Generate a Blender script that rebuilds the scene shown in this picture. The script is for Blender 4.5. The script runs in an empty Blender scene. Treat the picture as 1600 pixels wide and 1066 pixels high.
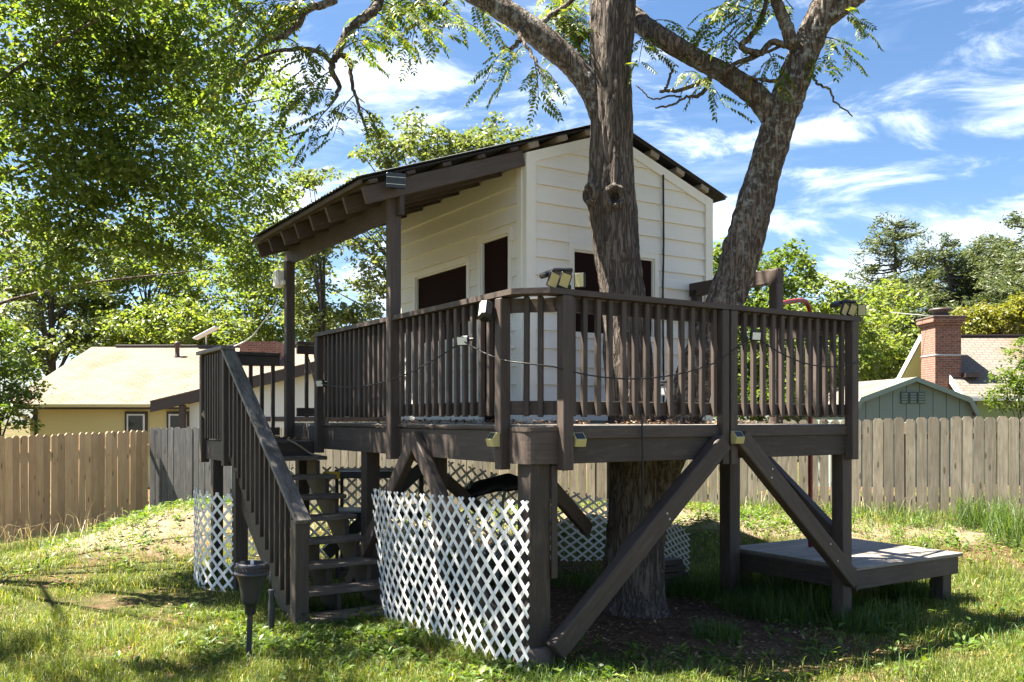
import bpy, bmesh, math, random
import numpy as np
from mathutils import Vector, Matrix, noise as mnoise
random.seed(7); RNG = np.random.default_rng(11)
R = math.radians
scene = bpy.context.scene
col = scene.collection

# ------------------------------------------------------------------ camera, world, sun, exposure
F = 1400.0; HZ = 654.0; CAMZ = 1.75
cam_d = bpy.data.cameras.new("camera"); cam = bpy.data.objects.new("camera", cam_d); col.objects.link(cam)
cam_d.sensor_width = 36.0; cam_d.lens = F / 1600 * 36
cam_d.shift_y = (HZ - 533) / 1600; cam_d.clip_end = 2000; cam_d.clip_start = 0.05
cam.location = (0, 0, CAMZ); cam.rotation_euler = (R(90), 0, 0)
scene.camera = cam
for k_, v_ in (('max_bounces', 8), ('diffuse_bounces', 5), ('glossy_bounces', 2), ('transmission_bounces', 3), ('transparent_max_bounces', 4)): setattr(scene.cycles, k_, v_)
scene.view_settings.view_transform = 'Standard'; scene.view_settings.look = 'None'
scene.view_settings.exposure = 3.1; scene.view_settings.gamma = 1
SUN_EL, SUN_AZ = R(62), R(-83)          # azimuth measured from +Y towards +X
sdir = Vector((math.sin(SUN_AZ) * math.cos(SUN_EL), math.cos(SUN_AZ) * math.cos(SUN_EL), math.sin(SUN_EL)))
sl = bpy.data.lights.new("sun", 'SUN'); sl.energy = 4.0; sl.angle = R(0.53); sl.color = (1.0, 0.93, 0.80)
so = bpy.data.objects.new("sun", sl); col.objects.link(so); so.rotation_euler = sdir.to_track_quat('Z', 'Y').to_euler()
so.location = (-30, 5, 60)

class NT:
    """tiny node-tree helper"""
    def __init__(s, tree): s.t = tree; s.n = tree.nodes; s.l = tree.links
    def add(s, typ, **kw):
        n = s.n.new(typ)
        for k, v in kw.items(): setattr(n, k, v)
        return n
    def put(s, sock, v):
        if hasattr(v, 'is_output'): s.l.new(v, sock)
        elif v is not None: sock.default_value = v
    def math(s, op, a, b=None, c=None, clamp=False):
        n = s.add('ShaderNodeMath', operation=op, use_clamp=clamp)
        for i, v in enumerate((a, b, c)): s.put(n.inputs[i], v)
        return n.outputs[0]
    def noise(s, vec, scale, detail=4, rough=.55, lac=2.0, dist=0.0):
        n = s.add('ShaderNodeTexNoise'); s.put(n.inputs['Vector'], vec)
        n.inputs['Scale'].default_value = scale; n.inputs['Detail'].default_value = detail
        n.inputs['Roughness'].default_value = rough; n.inputs['Lacunarity'].default_value = lac; n.inputs['Distortion'].default_value = dist
        return n.outputs['Fac']
    def mapr(s, v, a, b, c=0., d=1., smooth=False):
        n = s.add('ShaderNodeMapRange'); n.clamp = True
        if smooth: n.interpolation_type = 'SMOOTHSTEP'
        s.put(n.inputs[0], v)
        for i, q in enumerate((a, b, c, d)): n.inputs[i + 1].default_value = q
        return n.outputs[0]
    def mix(s, f, a, b, mode='MIX'):
        n = s.add('ShaderNodeMix', data_type='RGBA', blend_type=mode)
        s.put(n.inputs[0], f); s.put(n.inputs[6], c4(a)); s.put(n.inputs[7], c4(b)); return n.outputs[2]
    def ramp(s, f, stops):
        n = s.add('ShaderNodeValToRGB'); s.put(n.inputs[0], f); e = n.color_ramp.elements
        while len(e) < len(stops): e.new(.5)
        for k, (p, c) in enumerate(stops): e[k].position = p; e[k].color = c4(c)
        return n.outputs[0]
    def vmul(s, v, m):
        n = s.add('ShaderNodeVectorMath', operation='MULTIPLY'); s.put(n.inputs[0], v); n.inputs[1].default_value = m; return n.outputs[0]
    def vadd(s, v, w):
        n = s.add('ShaderNodeVectorMath', operation='ADD'); s.put(n.inputs[0], v); s.put(n.inputs[1], w); return n.outputs[0]
def c4(c):
    if hasattr(c, 'is_output'): return c
    return (c[0], c[1], c[2], 1.0) if len(c) == 3 else c

def build_world():
    w = bpy.data.worlds.new("World"); scene.world = w; w.use_nodes = True
    t = NT(w.node_tree); t.n.clear()
    out = t.add('ShaderNodeOutputWorld'); bg = t.add('ShaderNodeBackground')
    sky = t.add('ShaderNodeTexSky', sky_type='NISHITA'); sky.sun_disc = False
    sky.sun_elevation = SUN_EL; sky.sun_rotation = SUN_AZ; sky.air_density = 0.9; sky.dust_density = 0.8; sky.ozone_density = 2.4
    tc = t.add('ShaderNodeTexCoord'); sep = t.add('ShaderNodeSeparateXYZ'); t.l.new(tc.outputs['Generated'], sep.inputs[0])
    x, y, z = sep.outputs
    az = t.math('ARCTAN2', x, y); el = t.math('ARCSINE', z)
    comb = t.add('ShaderNodeCombineXYZ'); t.l.new(t.math('MULTIPLY', az, 5.0), comb.inputs[0]); t.l.new(t.math('MULTIPLY', el, 14.0), comb.inputs[1])
    comb.inputs[2].default_value = 3.7
    n1 = t.noise(comb.outputs[0], 1.5, 8, .62, 2.1, .5)
    comb2 = t.add('ShaderNodeCombineXYZ'); t.l.new(t.math('MULTIPLY', az, 3.0), comb2.inputs[0]); t.l.new(t.math('MULTIPLY', el, 22.0), comb2.inputs[1])
    n2 = t.noise(comb2.outputs[0], 1.0, 7, .6, 2.0, .8)
    # soft cloud banks (azimuth, elevation, half widths, weight); the noise tears their edges
    banks = [(-.15, .345, .085, .038, .62), (-.26, .33, .10, .06, .5), (.0, .35, .08, .018, .32), (.30, .292, .13, .020, .50), (.52, .285, .10, .024, .52), (.40, .247, .20, .016, .36),
             (.225, .215, .055, .035, .62), (.49, .188, .09, .035, .45), (.36, .15, .06, .03, .5), (-.10, .16, .10, .07, .5), (-.22, .24, .10, .05, .40), (.9, .3, .2, .05, .5), (-.9, .3, .25, .06, .5), (2.0, .3, .5, .08, .5), (-2.2, .35, .5, .08, .5)]
    tot = None
    for a, e, sa, se, wt in banks:
        da = t.math('DIVIDE', t.math('SUBTRACT', az, a), sa); de = t.math('DIVIDE', t.math('SUBTRACT', el, e), se)
        q = t.math('ADD', t.math('MULTIPLY', da, da), t.math('MULTIPLY', de, de))
        g = t.math('MULTIPLY', t.math('POWER', 2.718, t.math('MULTIPLY', q, -1.0)), wt)
        tot = t.math('MAXIMUM', .10, g) if tot is None else t.math('MAXIMUM', tot, g)  # uniform cloud floor in every direction, added to lift the fill light
    d = t.math('ADD', t.math('MULTIPLY', t.math('ADD', n1, -.5), 1.9), tot)
    cl = t.mapr(d, .12, .85, 0, .85, True)
    thin = t.math('MULTIPLY', t.mapr(n2, .50, .78, 0, .20, True), t.mapr(el, .05, .5, 1, .35))
    fac = t.math('MAXIMUM', cl, thin)
    hs = t.add('ShaderNodeHueSaturation'); hs.inputs['Saturation'].default_value = 1.14; hs.inputs['Value'].default_value = 0.345
    t.l.new(sky.outputs[0], hs.inputs['Color'])
    shade = t.mix(t.mapr(n2, .3, .7), (3.2, 3.4, 3.8), (5.0, 5.1, 5.3))
    mixc = t.mix(fac, hs.outputs[0], shade)
    t.l.new(mixc, bg.inputs[0]); bg.inputs[1].default_value = 0.075
    t.l.new(bg.outputs[0], out.inputs[0])
build_world()

# ------------------------------------------------------------------ helpers: pixels, objects, meshes
def P(px, py, Y): return Vector(((px - 800) / F * Y, Y, CAMZ - (py - HZ) / F * Y))
CX, CY, ANG = 0.119, 6.19, math.atan2(.5369, .8436)      # front corner of the deck, direction of its long side
def W2(u, v): return (CX + math.cos(ANG) * u - math.sin(ANG) * v, CY + math.sin(ANG) * u + math.cos(ANG) * v)

def tag(o, label, cat, group=None, kind=None):
    if label: o['label'] = label
    if cat: o['category'] = cat
    if group: o['group'] = group
    if kind: o['kind'] = kind
    return o
def thing(name, label, cat, loc=(0, 0, 0), rotz=0., group=None):
    o = bpy.data.objects.new(name, None); col.objects.link(o); o.location = loc; o.rotation_euler = (0, 0, rotz)
    o.empty_display_size = .2
    return tag(o, label, cat, group)
def deckthing(name, label, cat): return thing(name, label, cat, (CX, CY, 0), ANG)
def link(name, me, m, parent=None, mat4=None):
    o = bpy.data.objects.new(name, me); col.objects.link(o)
    if m is not None and not me.materials: me.materials.append(m)
    if parent: o.parent = parent
    if mat4 is not None: o.matrix_basis = mat4
    return o
def pyobj(name, verts, faces, m, parent=None, loc=None, smooth=False):
    me = bpy.data.meshes.new(name); me.from_pydata([tuple(v) for v in verts], [], faces); me.update()
    if smooth: me.polygons.foreach_set('use_smooth', [True] * len(me.polygons))
    o = link(name, me, m, parent)
    if loc is not None: o.location = loc
    return o
def npmesh(name, verts, tris, m, parent=None, kind=None, uv=None):
    me = bpy.data.meshes.new(name); nv, nf = len(verts), len(tris); k = tris.shape[1]
    me.vertices.add(nv); me.vertices.foreach_set('co', np.ascontiguousarray(verts, np.float32).ravel())
    me.loops.add(nf * k); me.loops.foreach_set('vertex_index', np.ascontiguousarray(tris, np.int32).ravel())
    me.polygons.add(nf); me.polygons.foreach_set('loop_start', np.arange(nf, dtype=np.int32) * k)
    me.update(calc_edges=True)
    o = link(name, me, m, parent)
    if kind: o['kind'] = kind
    return o
_bc = {}
def boxmesh(L, w, h, bev):
    key = (round(L, 3), round(w, 3), round(h, 3), round(bev, 4))
    if key in _bc: return _bc[key].copy()
    bm = bmesh.new(); bmesh.ops.create_cube(bm, size=1)
    for v in bm.verts: v.co = Vector((v.co.x * L, v.co.y * w, v.co.z * h))
    if bev > 0: bmesh.ops.bevel(bm, geom=list(bm.edges), offset=min(bev, .3 * min(L, w, h)), segments=1, affect='EDGES')
    me = bpy.data.meshes.new('lumber'); bm.to_mesh(me); bm.free(); _bc[key] = me
    return me
_shared = {}
def beam(name, p0, p1, w, h, m, parent=None, up=(0, 0, 1), bev=.004):
    """board from p0 to p1, w across, h along 'up'; its mesh runs along local X so the grain follows it"""
    p0, p1 = Vector(p0), Vector(p1); X = p1 - p0; L = X.length; X.normalize()
    Z = Vector(up); Z = (Z - X * Z.dot(X))
    if Z.length < 1e-4: Z = Vector((1, 0, 0)) - X * X.x
    Z.normalize(); Y = Z.cross(X)
    key = (round(L, 3), round(w, 3), round(h, 3), m.name, bev)
    if key not in _shared:
        me = boxmesh(L, w, h, bev); me.materials.clear() if me.materials else None; me = me if not me.users else me.copy()
        me.materials.clear(); me.materials.append(m); _shared[key] = me
    mt = Matrix((X, Y, Z)).transposed().to_4x4(); mt.translation = (p0 + p1) / 2
    return link(name, _shared[key], m, parent, mt)
def box(name, lo, hi, m, parent=None, bev=.004):
    lo, hi = Vector(lo), Vector(hi); d = hi - lo; k = max(range(3), key=lambda i: d[i])
    c = (lo + hi) / 2
    if k == 0: return beam(name, (lo.x, c.y, c.z), (hi.x, c.y, c.z), d.y, d.z, m, parent, (0, 0, 1), bev)
    if k == 1: return beam(name, (c.x, lo.y, c.z), (c.x, hi.y, c.z), d.x, d.z, m, parent, (0, 0, 1), bev)
    return beam(name, (c.x, c.y, lo.z), (c.x, c.y, hi.z), d.y, d.x, m, parent, (1, 0, 0), bev)
def under(child, par):
    child.parent = par; child.matrix_basis = par.matrix_basis.inverted() @ child.matrix_basis; return child
def prism(name, poly, a, b, m, parent=None, axis='v'):
    """extrude a polygon: axis 'v': poly in (x,z), extruded y=a..b ; 'u': poly in (y,z), x=a..b ; 'z': poly in (x,y)"""
    f = {'v': lambda p, t: (p[0], t, p[1]), 'u': lambda p, t: (t, p[0], p[1]), 'z': lambda p, t: (p[0], p[1], t)}[axis]
    n = len(poly); V = [f(p, a) for p in poly] + [f(p, b) for p in poly]
    Fc = [tuple(range(n)), tuple(range(2 * n - 1, n - 1, -1))] + [(i, i + n, (i + 1) % n + n, (i + 1) % n) for i in range(n)]
    bm = bmesh.new(); vs = [bm.verts.new(v) for v in V]
    for q in Fc: bm.faces.new([vs[i] for i in q])
    bmesh.ops.recalc_face_normals(bm, faces=bm.faces)
    me = bpy.data.meshes.new(name); bm.to_mesh(me); bm.free()
    return link(name, me, m, parent)
def catmull(pts, n):
    pts = [np.array(p, float) for p in pts]; out = []
    q = [2 * pts[0] - pts[1]] + pts + [2 * pts[-1] - pts[-2]]
    for i in range(1, len(q) - 2):
        for t in np.linspace(0, 1, n, endpoint=False):
            a, b, c, d = q[i - 1], q[i], q[i + 1], q[i + 2]
            out.append(.5 * (2 * b + (c - a) * t + (2 * a - 5 * b + 4 * c - d) * t * t + (3 * b - a - 3 * c + d) * t ** 3))
    out.append(pts[-1]); return np.array(out)
def tube_data(pts, rad, sides=8, disp=None, base=0, cap=True):
    pts = np.asarray(pts, float); n = len(pts); rad = np.broadcast_to(np.asarray(rad, float), (n,))
    T = np.gradient(pts, axis=0); T /= np.linalg.norm(T, axis=1)[:, None] + 1e-9
    ref = np.array([0, 0, 1.]) if abs(T[0][2]) < .9 else np.array([1., 0, 0])
    N = np.cross(T[0], ref); N /= np.linalg.norm(N); V = []; s = 0
    for i in range(n):
        N = N - T[i] * N.dot(T[i]); N /= np.linalg.norm(N) + 1e-9; B = np.cross(T[i], N)
        if i: s += np.linalg.norm(pts[i] - pts[i - 1])
        for k in range(sides):
            a = 2 * math.pi * k / sides; d = math.cos(a) * N + math.sin(a) * B; r = rad[i]
            if disp: r = r + disp(pts[i] + d * rad[i], a, s, rad[i])
            V.append(pts[i] + d * r)
    Q = [(base + i * sides + k, base + i * sides + (k + 1) % sides, base + (i + 1) * sides + (k + 1) % sides, base + (i + 1) * sides + k) for i in range(n - 1) for k in range(sides)]
    if cap: Q += [tuple(base + k for k in range(sides))[::-1], tuple(base + (n - 1) * sides + k for k in range(sides))]
    return V, Q
def tube(name, pts, rad, m, parent=None, sides=8, smooth=True, disp=None):
    V, Q = tube_data(pts, rad, sides, disp); return pyobj(name, V, Q, m, parent, smooth=smooth)
def tubes(name, lst, m, parent=None, sides=6):
    V, Q = [], []
    for pts, rad in lst:
        v, q = tube_data(pts, rad, sides, base=len(V)); V += v; Q += q
    return pyobj(name, V, Q, m, parent, smooth=True)
def lathe(name, prof, m, parent=None, loc=(0, 0, 0), n=24):
    V = []; Q = []
    for r, z in prof:
        for k in range(n): V.append((r * math.cos(2 * math.pi * k / n), r * math.sin(2 * math.pi * k / n), z))
    for i in range(len(prof) - 1):
        for k in range(n): Q.append((i * n + k, i * n + (k + 1) % n, (i + 1) * n + (k + 1) % n, (i + 1) * n + k))
    Q.append(tuple(range(n))[::-1]); Q.append(tuple((len(prof) - 1) * n + k for k in range(n)))
    return pyobj(name, V, Q, m, parent, loc, smooth=True)

# value noise for masks (vectorised)
_vt = RNG.random((256, 256))
def vnoise(x, y):
    x = np.asarray(x, float); y = np.asarray(y, float); xi = np.floor(x).astype(int); yi = np.floor(y).astype(int); fx = x - xi; fy = y - yi
    fx = fx * fx * (3 - 2 * fx); fy = fy * fy * (3 - 2 * fy); g = lambda i, j: _vt[i % 256, j % 256]
    return (g(xi, yi) * (1 - fx) + g(xi + 1, yi) * fx) * (1 - fy) + (g(xi, yi + 1) * (1 - fx) + g(xi + 1, yi + 1) * fx) * fy
def fbm(x, y): return (vnoise(x, y) + .5 * vnoise(2.1 * x + 7, 2.1 * y + 3) + .25 * vnoise(4.3 * x + 1, 4.3 * y + 9)) / 1.75
def sst(a, b, x): t = np.clip((np.asarray(x, float) - a) / (b - a), 0, 1); return t * t * (3 - 2 * t)
def G(x, y):
    x = np.asarray(x, float); y = np.asarray(y, float)
    z = .27 * sst(10.2, 13.6, y) * sst(-3, 3, x)
    z = z + .50 * np.exp(-((x + 4.2) / 2.0) ** 2 - ((y - 12.6) / 1.9) ** 2)
    z = z + .30 * np.exp(-((x - .5) / 3.5) ** 2 - ((y - 13.0) / 1.3) ** 2)
    z = z - .52 * sst(-4.5, -8.0, x) * sst(9.5, 14, y)
    z = z - .10 * sst(.3, 2.2, x) * (1 - sst(9.8, 12.5, y))
    z = z * (1 - sst(19, 26, y)) - .55 * sst(19, 27, y)
    z = z + .05 * (fbm(x * .7, y * .7) - .5) + .02 * (vnoise(x * 3, y * 3) - .5)
    return z
def g1(x, y): return float(G(x, y))

# ------------------------------------------------------------------ materials
MATS = {}
def newmat(name):
    m = bpy.data.materials.new(name); m.use_nodes = True; t = NT(m.node_tree)
    b = t.n['Principled BSDF']; MATS[name] = m; return m, t, b
def setbump(t, b, h, strength, dist=.01):
    n = t.add('ShaderNodeBump'); n.inputs['Strength'].default_value = strength; n.inputs['Distance'].default_value = dist
    t.put(n.inputs['Height'], h); t.l.new(n.outputs[0], b.inputs['Normal'])
def objvec(t, scale=(1, 1, 1), rand=True):
    tc = t.add('ShaderNodeTexCoord'); v = tc.outputs['Object']
    if rand:
        oi = t.add('ShaderNodeObjectInfo'); cb = t.add('ShaderNodeCombineXYZ')
        r = t.math('MULTIPLY', oi.outputs['Random'], 57.0); t.l.new(r, cb.inputs[0]); t.l.new(t.math('MULTIPLY', r, 1.7), cb.inputs[1])
        v = t.vadd(v, cb.outputs[0])
    return t.vmul(v, scale)
def wood(name, cols, rough=.6, grain=.5, worn=None, wornamt=.5, knots=False, spec=.35, objvar=.25):
    m, t, b = newmat(name)
    v = objvec(t, (1.6, 26, 26)); g = t.noise(v, 1.6, 5, .6, 2.0, .35)
    v2 = objvec(t, (1.2, 3, 3)); blot = t.noise(v2, 2.2, 4, .6)
    c = t.ramp(t.math('ADD', t.math('MULTIPLY', g, .6), t.math('MULTIPLY', blot, .4)), [(.3, cols[0]), (.52, cols[1]), (.72, cols[2])])
    oi = t.add('ShaderNodeObjectInfo')
    c = t.mix(1.0, c, t.ramp(oi.outputs['Random'], [(0, (1 - objvar,) * 3), (1, (1 + objvar * .6,) * 3)]), 'MULTIPLY')
    if worn:
        f = t.mapr(t.noise(objvec(t, (2.0, 10, 10)), 2.4, 6, .68), .60 - .22 * wornamt, .74 - .1 * wornamt)
        c = t.mix(t.math('MULTIPLY', f, wornamt), c, worn)
    if knots:
        vo = t.add('ShaderNodeTexVoronoi'); vo.inputs['Scale'].default_value = 1.0; t.l.new(objvec(t, (2.4, 9, 2)), vo.inputs['Vector'])
        k = t.mapr(vo.outputs['Distance'], .10, .17, .75, 0)
        c = t.mix(k, c, [q * .3 for q in cols[0]])
    t.l.new(c, b.inputs['Base Color'])
    b.inputs['Roughness'].default_value = rough; b.inputs['Specular IOR Level'].default_value = spec
    setbump(t, b, g, grain, .004); return m
def plain(name, c, rough=.5, metal=0., var=.08, scale=6, bump=0., spec=.4):
    m, t, b = newmat(name); tc = t.add('ShaderNodeTexCoord'); n = t.noise(tc.outputs['Object'], scale, 5, .6)
    cc = t.mix(n, [q * (1 - var) for q in c], [min(1, q * (1 + var)) for q in c]); t.l.new(cc, b.inputs['Base Color'])
    b.inputs['Roughness'].default_value = rough; b.inputs['Metallic'].default_value = metal; b.inputs['Specular IOR Level'].default_value = spec
    if bump: setbump(t, b, n, bump, .01)
    return m
STAIN = wood('brown_stained_wood', [(.046, .034, .028), (.067, .050, .042), (.088, .068, .057)], .62, .5, (.16, .125, .10), .30, objvar=.32)
STAINW = wood('worn_sunlit_wood', [(.06, .05, .045), (.105, .09, .082), (.16, .14, .13)], .55, .6, (.24, .215, .20), .8)  # real wear, lightened so the handrail colour also carries its sunlit patches
TREAD = wood('worn_tread_wood', [(.075, .058, .048), (.12, .095, .08), (.16, .13, .11)], .65, .5, (.28, .235, .20), .6)
GREYDECK = wood('grey_deck_wood', [(.14, .12, .10), (.22, .195, .17), (.30, .27, .235)], .7, .5, (.10, .085, .075), .4)
RAWWOOD = wood('raw_pine', [(.22, .175, .125), (.30, .245, .185), (.38, .32, .25)], .7, .4)
FNEW = wood('new_pine_fence', [(.40, .26, .15), (.52, .355, .215), (.60, .44, .285)], .75, .35, knots=True, objvar=.30)
FGREY = wood('grey_fence', [(.075, .073, .072), (.125, .122, .12), (.19, .185, .18)], .8, .5, knots=True, objvar=.3)
FOLD = wood('weathered_fence', [(.17, .145, .105), (.29, .25, .19), (.40, .355, .28)], .8, .5, (.15, .12, .085), .5, knots=True, objvar=.34)
SIDING = wood('cream_siding', [(.75, .725, .655), (.78, .755, .685), (.81, .785, .72)], .55, .18, objvar=.03)
TRIM = plain('cream_trim', (.79, .76, .675), .5, var=.03)
SCREEN = plain('dark_window_screen', (.020, .009, .008), .9, var=.3, scale=3, spec=.08)
METAL = plain('metal_roof', (.30, .31, .33), .35, .7, .12, 5)
DARKGAP = plain('dark_gap_sheet', (.02, .018, .017), .8)  # near-black: shade of the gaps between purlins put into the sheet colour
VINYL = plain('white_vinyl', (.74, .735, .715), .4, var=.09, scale=5)
BLACK = plain('black_plastic', (.012, .012, .014), .4, var=.2)
CABLE = plain('black_cable', (.012, .012, .012), .5)
LED = plain('led_lens', (.75, .75, .68), .25, var=.05)
YLENS = plain('yellow_lens', (.42, .37, .17), .25, var=.15)
OLENS = plain('amber_lens', (.62, .33, .07), .25, var=.3)
SOLAR = plain('solar_cell', (.012, .016, .028), .15, var=.2)
REDP = plain('red_paint', (.20, .025, .022), .4, var=.2)
STEELB = plain('black_steel', (.02, .02, .021), .45, var=.3)
YELLOW = plain('yellow_paint', (.62, .38, .02), .5, var=.15)
WHITEP = plain('white_plastic', (.75, .75, .75), .4, var=.03)
GALV = plain('galvanised', (.45, .46, .47), .45, .6, .15)
TARP = plain('black_tarp', (.015, .015, .017), .55, var=.3, bump=.4, scale=12)
CONC = plain('concrete_footing', (.11, .085, .07), .9, var=.25, bump=.5, scale=20)
CREAM = plain('cream_house_paint', (.60, .50, .25), .6, var=.04, scale=2)
WHITEW = plain('white_house_wall', (.66, .65, .62), .6, var=.03)
DBROWN = plain('dark_brown_trim', (.055, .038, .034), .5, var=.1)
GLASS = plain('window_glass', (.02, .025, .03), .05, var=.3, scale=2, spec=.6)
SAGE = plain('sage_shed_paint', (.17, .215, .20), .6, var=.08, scale=2)
SAGED = plain('sage_shed_trim', (.20, .25, .215), .6, var=.08)
VENTD = plain('dark_vent', (.075, .10, .095), .7, var=.08)
SOFFIT = plain('cream_soffit', (.62, .57, .34), .6, var=.05)
GREENW = plain('green_house_wall', (.20, .26, .12), .6, var=.06)
POLEW = plain('utility_pole', (.30, .24, .19), .8, var=.15)

def torch_mat():
    m, t, b = newmat('rusted_dark_metal'); tc = t.add('ShaderNodeTexCoord')
    f = t.mapr(t.noise(t.vmul(tc.outputs['Object'], (1, 1, .35)), 9, 6, .65), .56, .68)
    c = t.mix(f, (.035, .037, .045), (.22, .10, .04)); t.l.new(c, b.inputs['Base Color']); b.inputs['Roughness'].default_value = .5
    b.inputs['Metallic'].default_value = .3; return m
TORCH = torch_mat()
def bark_mat(name, a, b_, lich, lichamt, sc=1.0):
    m, t, b = newmat(name); uv = t.add('ShaderNodeUVMap').outputs[0]; tc = t.add('ShaderNodeTexCoord')
    v = t.vmul(tc.outputs['Object'], (1, 1, .13)); n = t.noise(v, 40 * sc, 7, .7, 2.1, .6)
    fur = t.mapr(t.math('ABSOLUTE', t.math('SUBTRACT', t.noise(v, 20 * sc, 3, .55, 2, .9), .5)), 0, .085)
    c = t.mix(t.math('MULTIPLY', fur, t.mapr(n, .3, .7)), a, b_)
    l = t.mapr(t.noise(tc.outputs['Object'], 16, 6, .72), .70 - lichamt, .75 - lichamt * .6)
    l2 = t.mapr(t.noise(tc.outputs['Object'], 1.3, 3, .5), .38, .60)
    c = t.mix(t.math('MULTIPLY', l, l2), c, lich)
    moss = t.math('MULTIPLY', t.mapr(t.noise(tc.outputs['Object'], 2.1, 4, .6), .55, .7), t.mapr(n, .4, .6))
    c = t.mix(t.math('MULTIPLY', moss, .5), c, (.10, .075, .028))
    t.l.new(c, b.inputs['Base Color']); b.inputs['Roughness'].default_value = .9; b.inputs['Specular IOR Level'].default_value = .2
    setbump(t, b, t.math('ADD', t.math('MULTIPLY', fur, .7), n), .9, .03); return m
BARK = bark_mat('furrowed_bark', (.055, .044, .037), (.265, .215, .18), (.27, .265, .24), .10)
BARKL = bark_mat('lichen_bark', (.058, .044, .034), (.27, .21, .165), (.38, .38, .34), .20)
TWIG = plain('twig_bark', (.07, .058, .05), .9, var=.4, scale=20)
def leaf_mat(name, stops, trans=.45, tcol=None, rough=.45):
    m, t, b = newmat(name); geo = t.add('ShaderNodeNewGeometry')
    c = t.ramp(geo.outputs['Random Per Island'], stops)
    t.l.new(c, b.inputs['Base Color']); b.inputs['Roughness'].default_value = rough; b.inputs['Specular IOR Level'].default_value = .35
    tr = t.add('ShaderNodeBsdfTranslucent'); t.l.new(t.mix(1.0, c, tcol or (1.55, 1.6, .55), 'MULTIPLY'), tr.inputs[0])
    mx = t.add('ShaderNodeMixShader'); mx.inputs[0].default_value = trans
    t.l.new(b.outputs[0], mx.inputs[1]); t.l.new(tr.outputs[0], mx.inputs[2]); t.l.new(mx.outputs[0], t.n['Material Output'].inputs[0]); return m
L_OAK = leaf_mat('dark_tree_leaves', [(0, (.065, .10, .024)), (.5, (.10, .145, .036)), (.88, (.14, .185, .05)), (1, (.19, .20, .05))], .5)
L_WAL = leaf_mat('walnut_leaves', [(0, (.05, .085, .015)), (.55, (.085, .13, .02)), (.85, (.14, .17, .02)), (1, (.24, .20, .025))], .5)
L_MID = leaf_mat('light_tree_leaves', [(0, (.09, .13, .03)), (.5, (.14, .185, .045)), (.85, (.19, .225, .06)), (1, (.23, .22, .06))], .45)
L_HAZ = leaf_mat('pale_tree_leaves', [(0, (.09, .12, .042)), (.5, (.14, .17, .062)), (1, (.20, .21, .085))], .38, (1.4, 1.5, .65))
L_PINE = leaf_mat('pine_needles', [(0, (.045, .065, .03)), (.5, (.075, .10, .042)), (1, (.12, .135, .055))], .25)
L_YEL = leaf_mat('yellow_green_leaves', [(0, (.10, .115, .025)), (.5, (.15, .155, .03)), (1, (.19, .17, .035))], .4)
L_BRI = leaf_mat('bright_leaves', [(0, (.055, .09, .018)), (.5, (.09, .135, .026)), (1, (.135, .175, .038))], .42)
GRASS = leaf_mat('lawn_grass', [(0, (.065, .11, .018)), (.45, (.105, .155, .025)), (.8, (.16, .195, .04)), (.92, (.30, .27, .11)), (1, (.42, .36, .18))], .4, (1.6, 1.5, .5), .5)
TALLG = leaf_mat('tall_grass', [(0, (.04, .085, .02)), (.6, (.07, .12, .028)), (1, (.12, .16, .04))], .4, (1.5, 1.5, .5), .45)
DRYG = leaf_mat('dry_grass', [(0, (.30, .24, .12)), (1, (.45, .36, .20))], .3, (1.2, 1.1, .8))
WEED = leaf_mat('weed_leaves', [(0, (.05, .10, .02)), (.5, (.085, .145, .025)), (1, (.15, .20, .035))], .38)
LITTER = leaf_mat('dead_leaf_litter', [(0, (.07, .04, .022)), (.5, (.14, .08, .045)), (.85, (.24, .155, .09)), (1, (.36, .27, .17))], .1, (1.2, 1, .8), .8)
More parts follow.
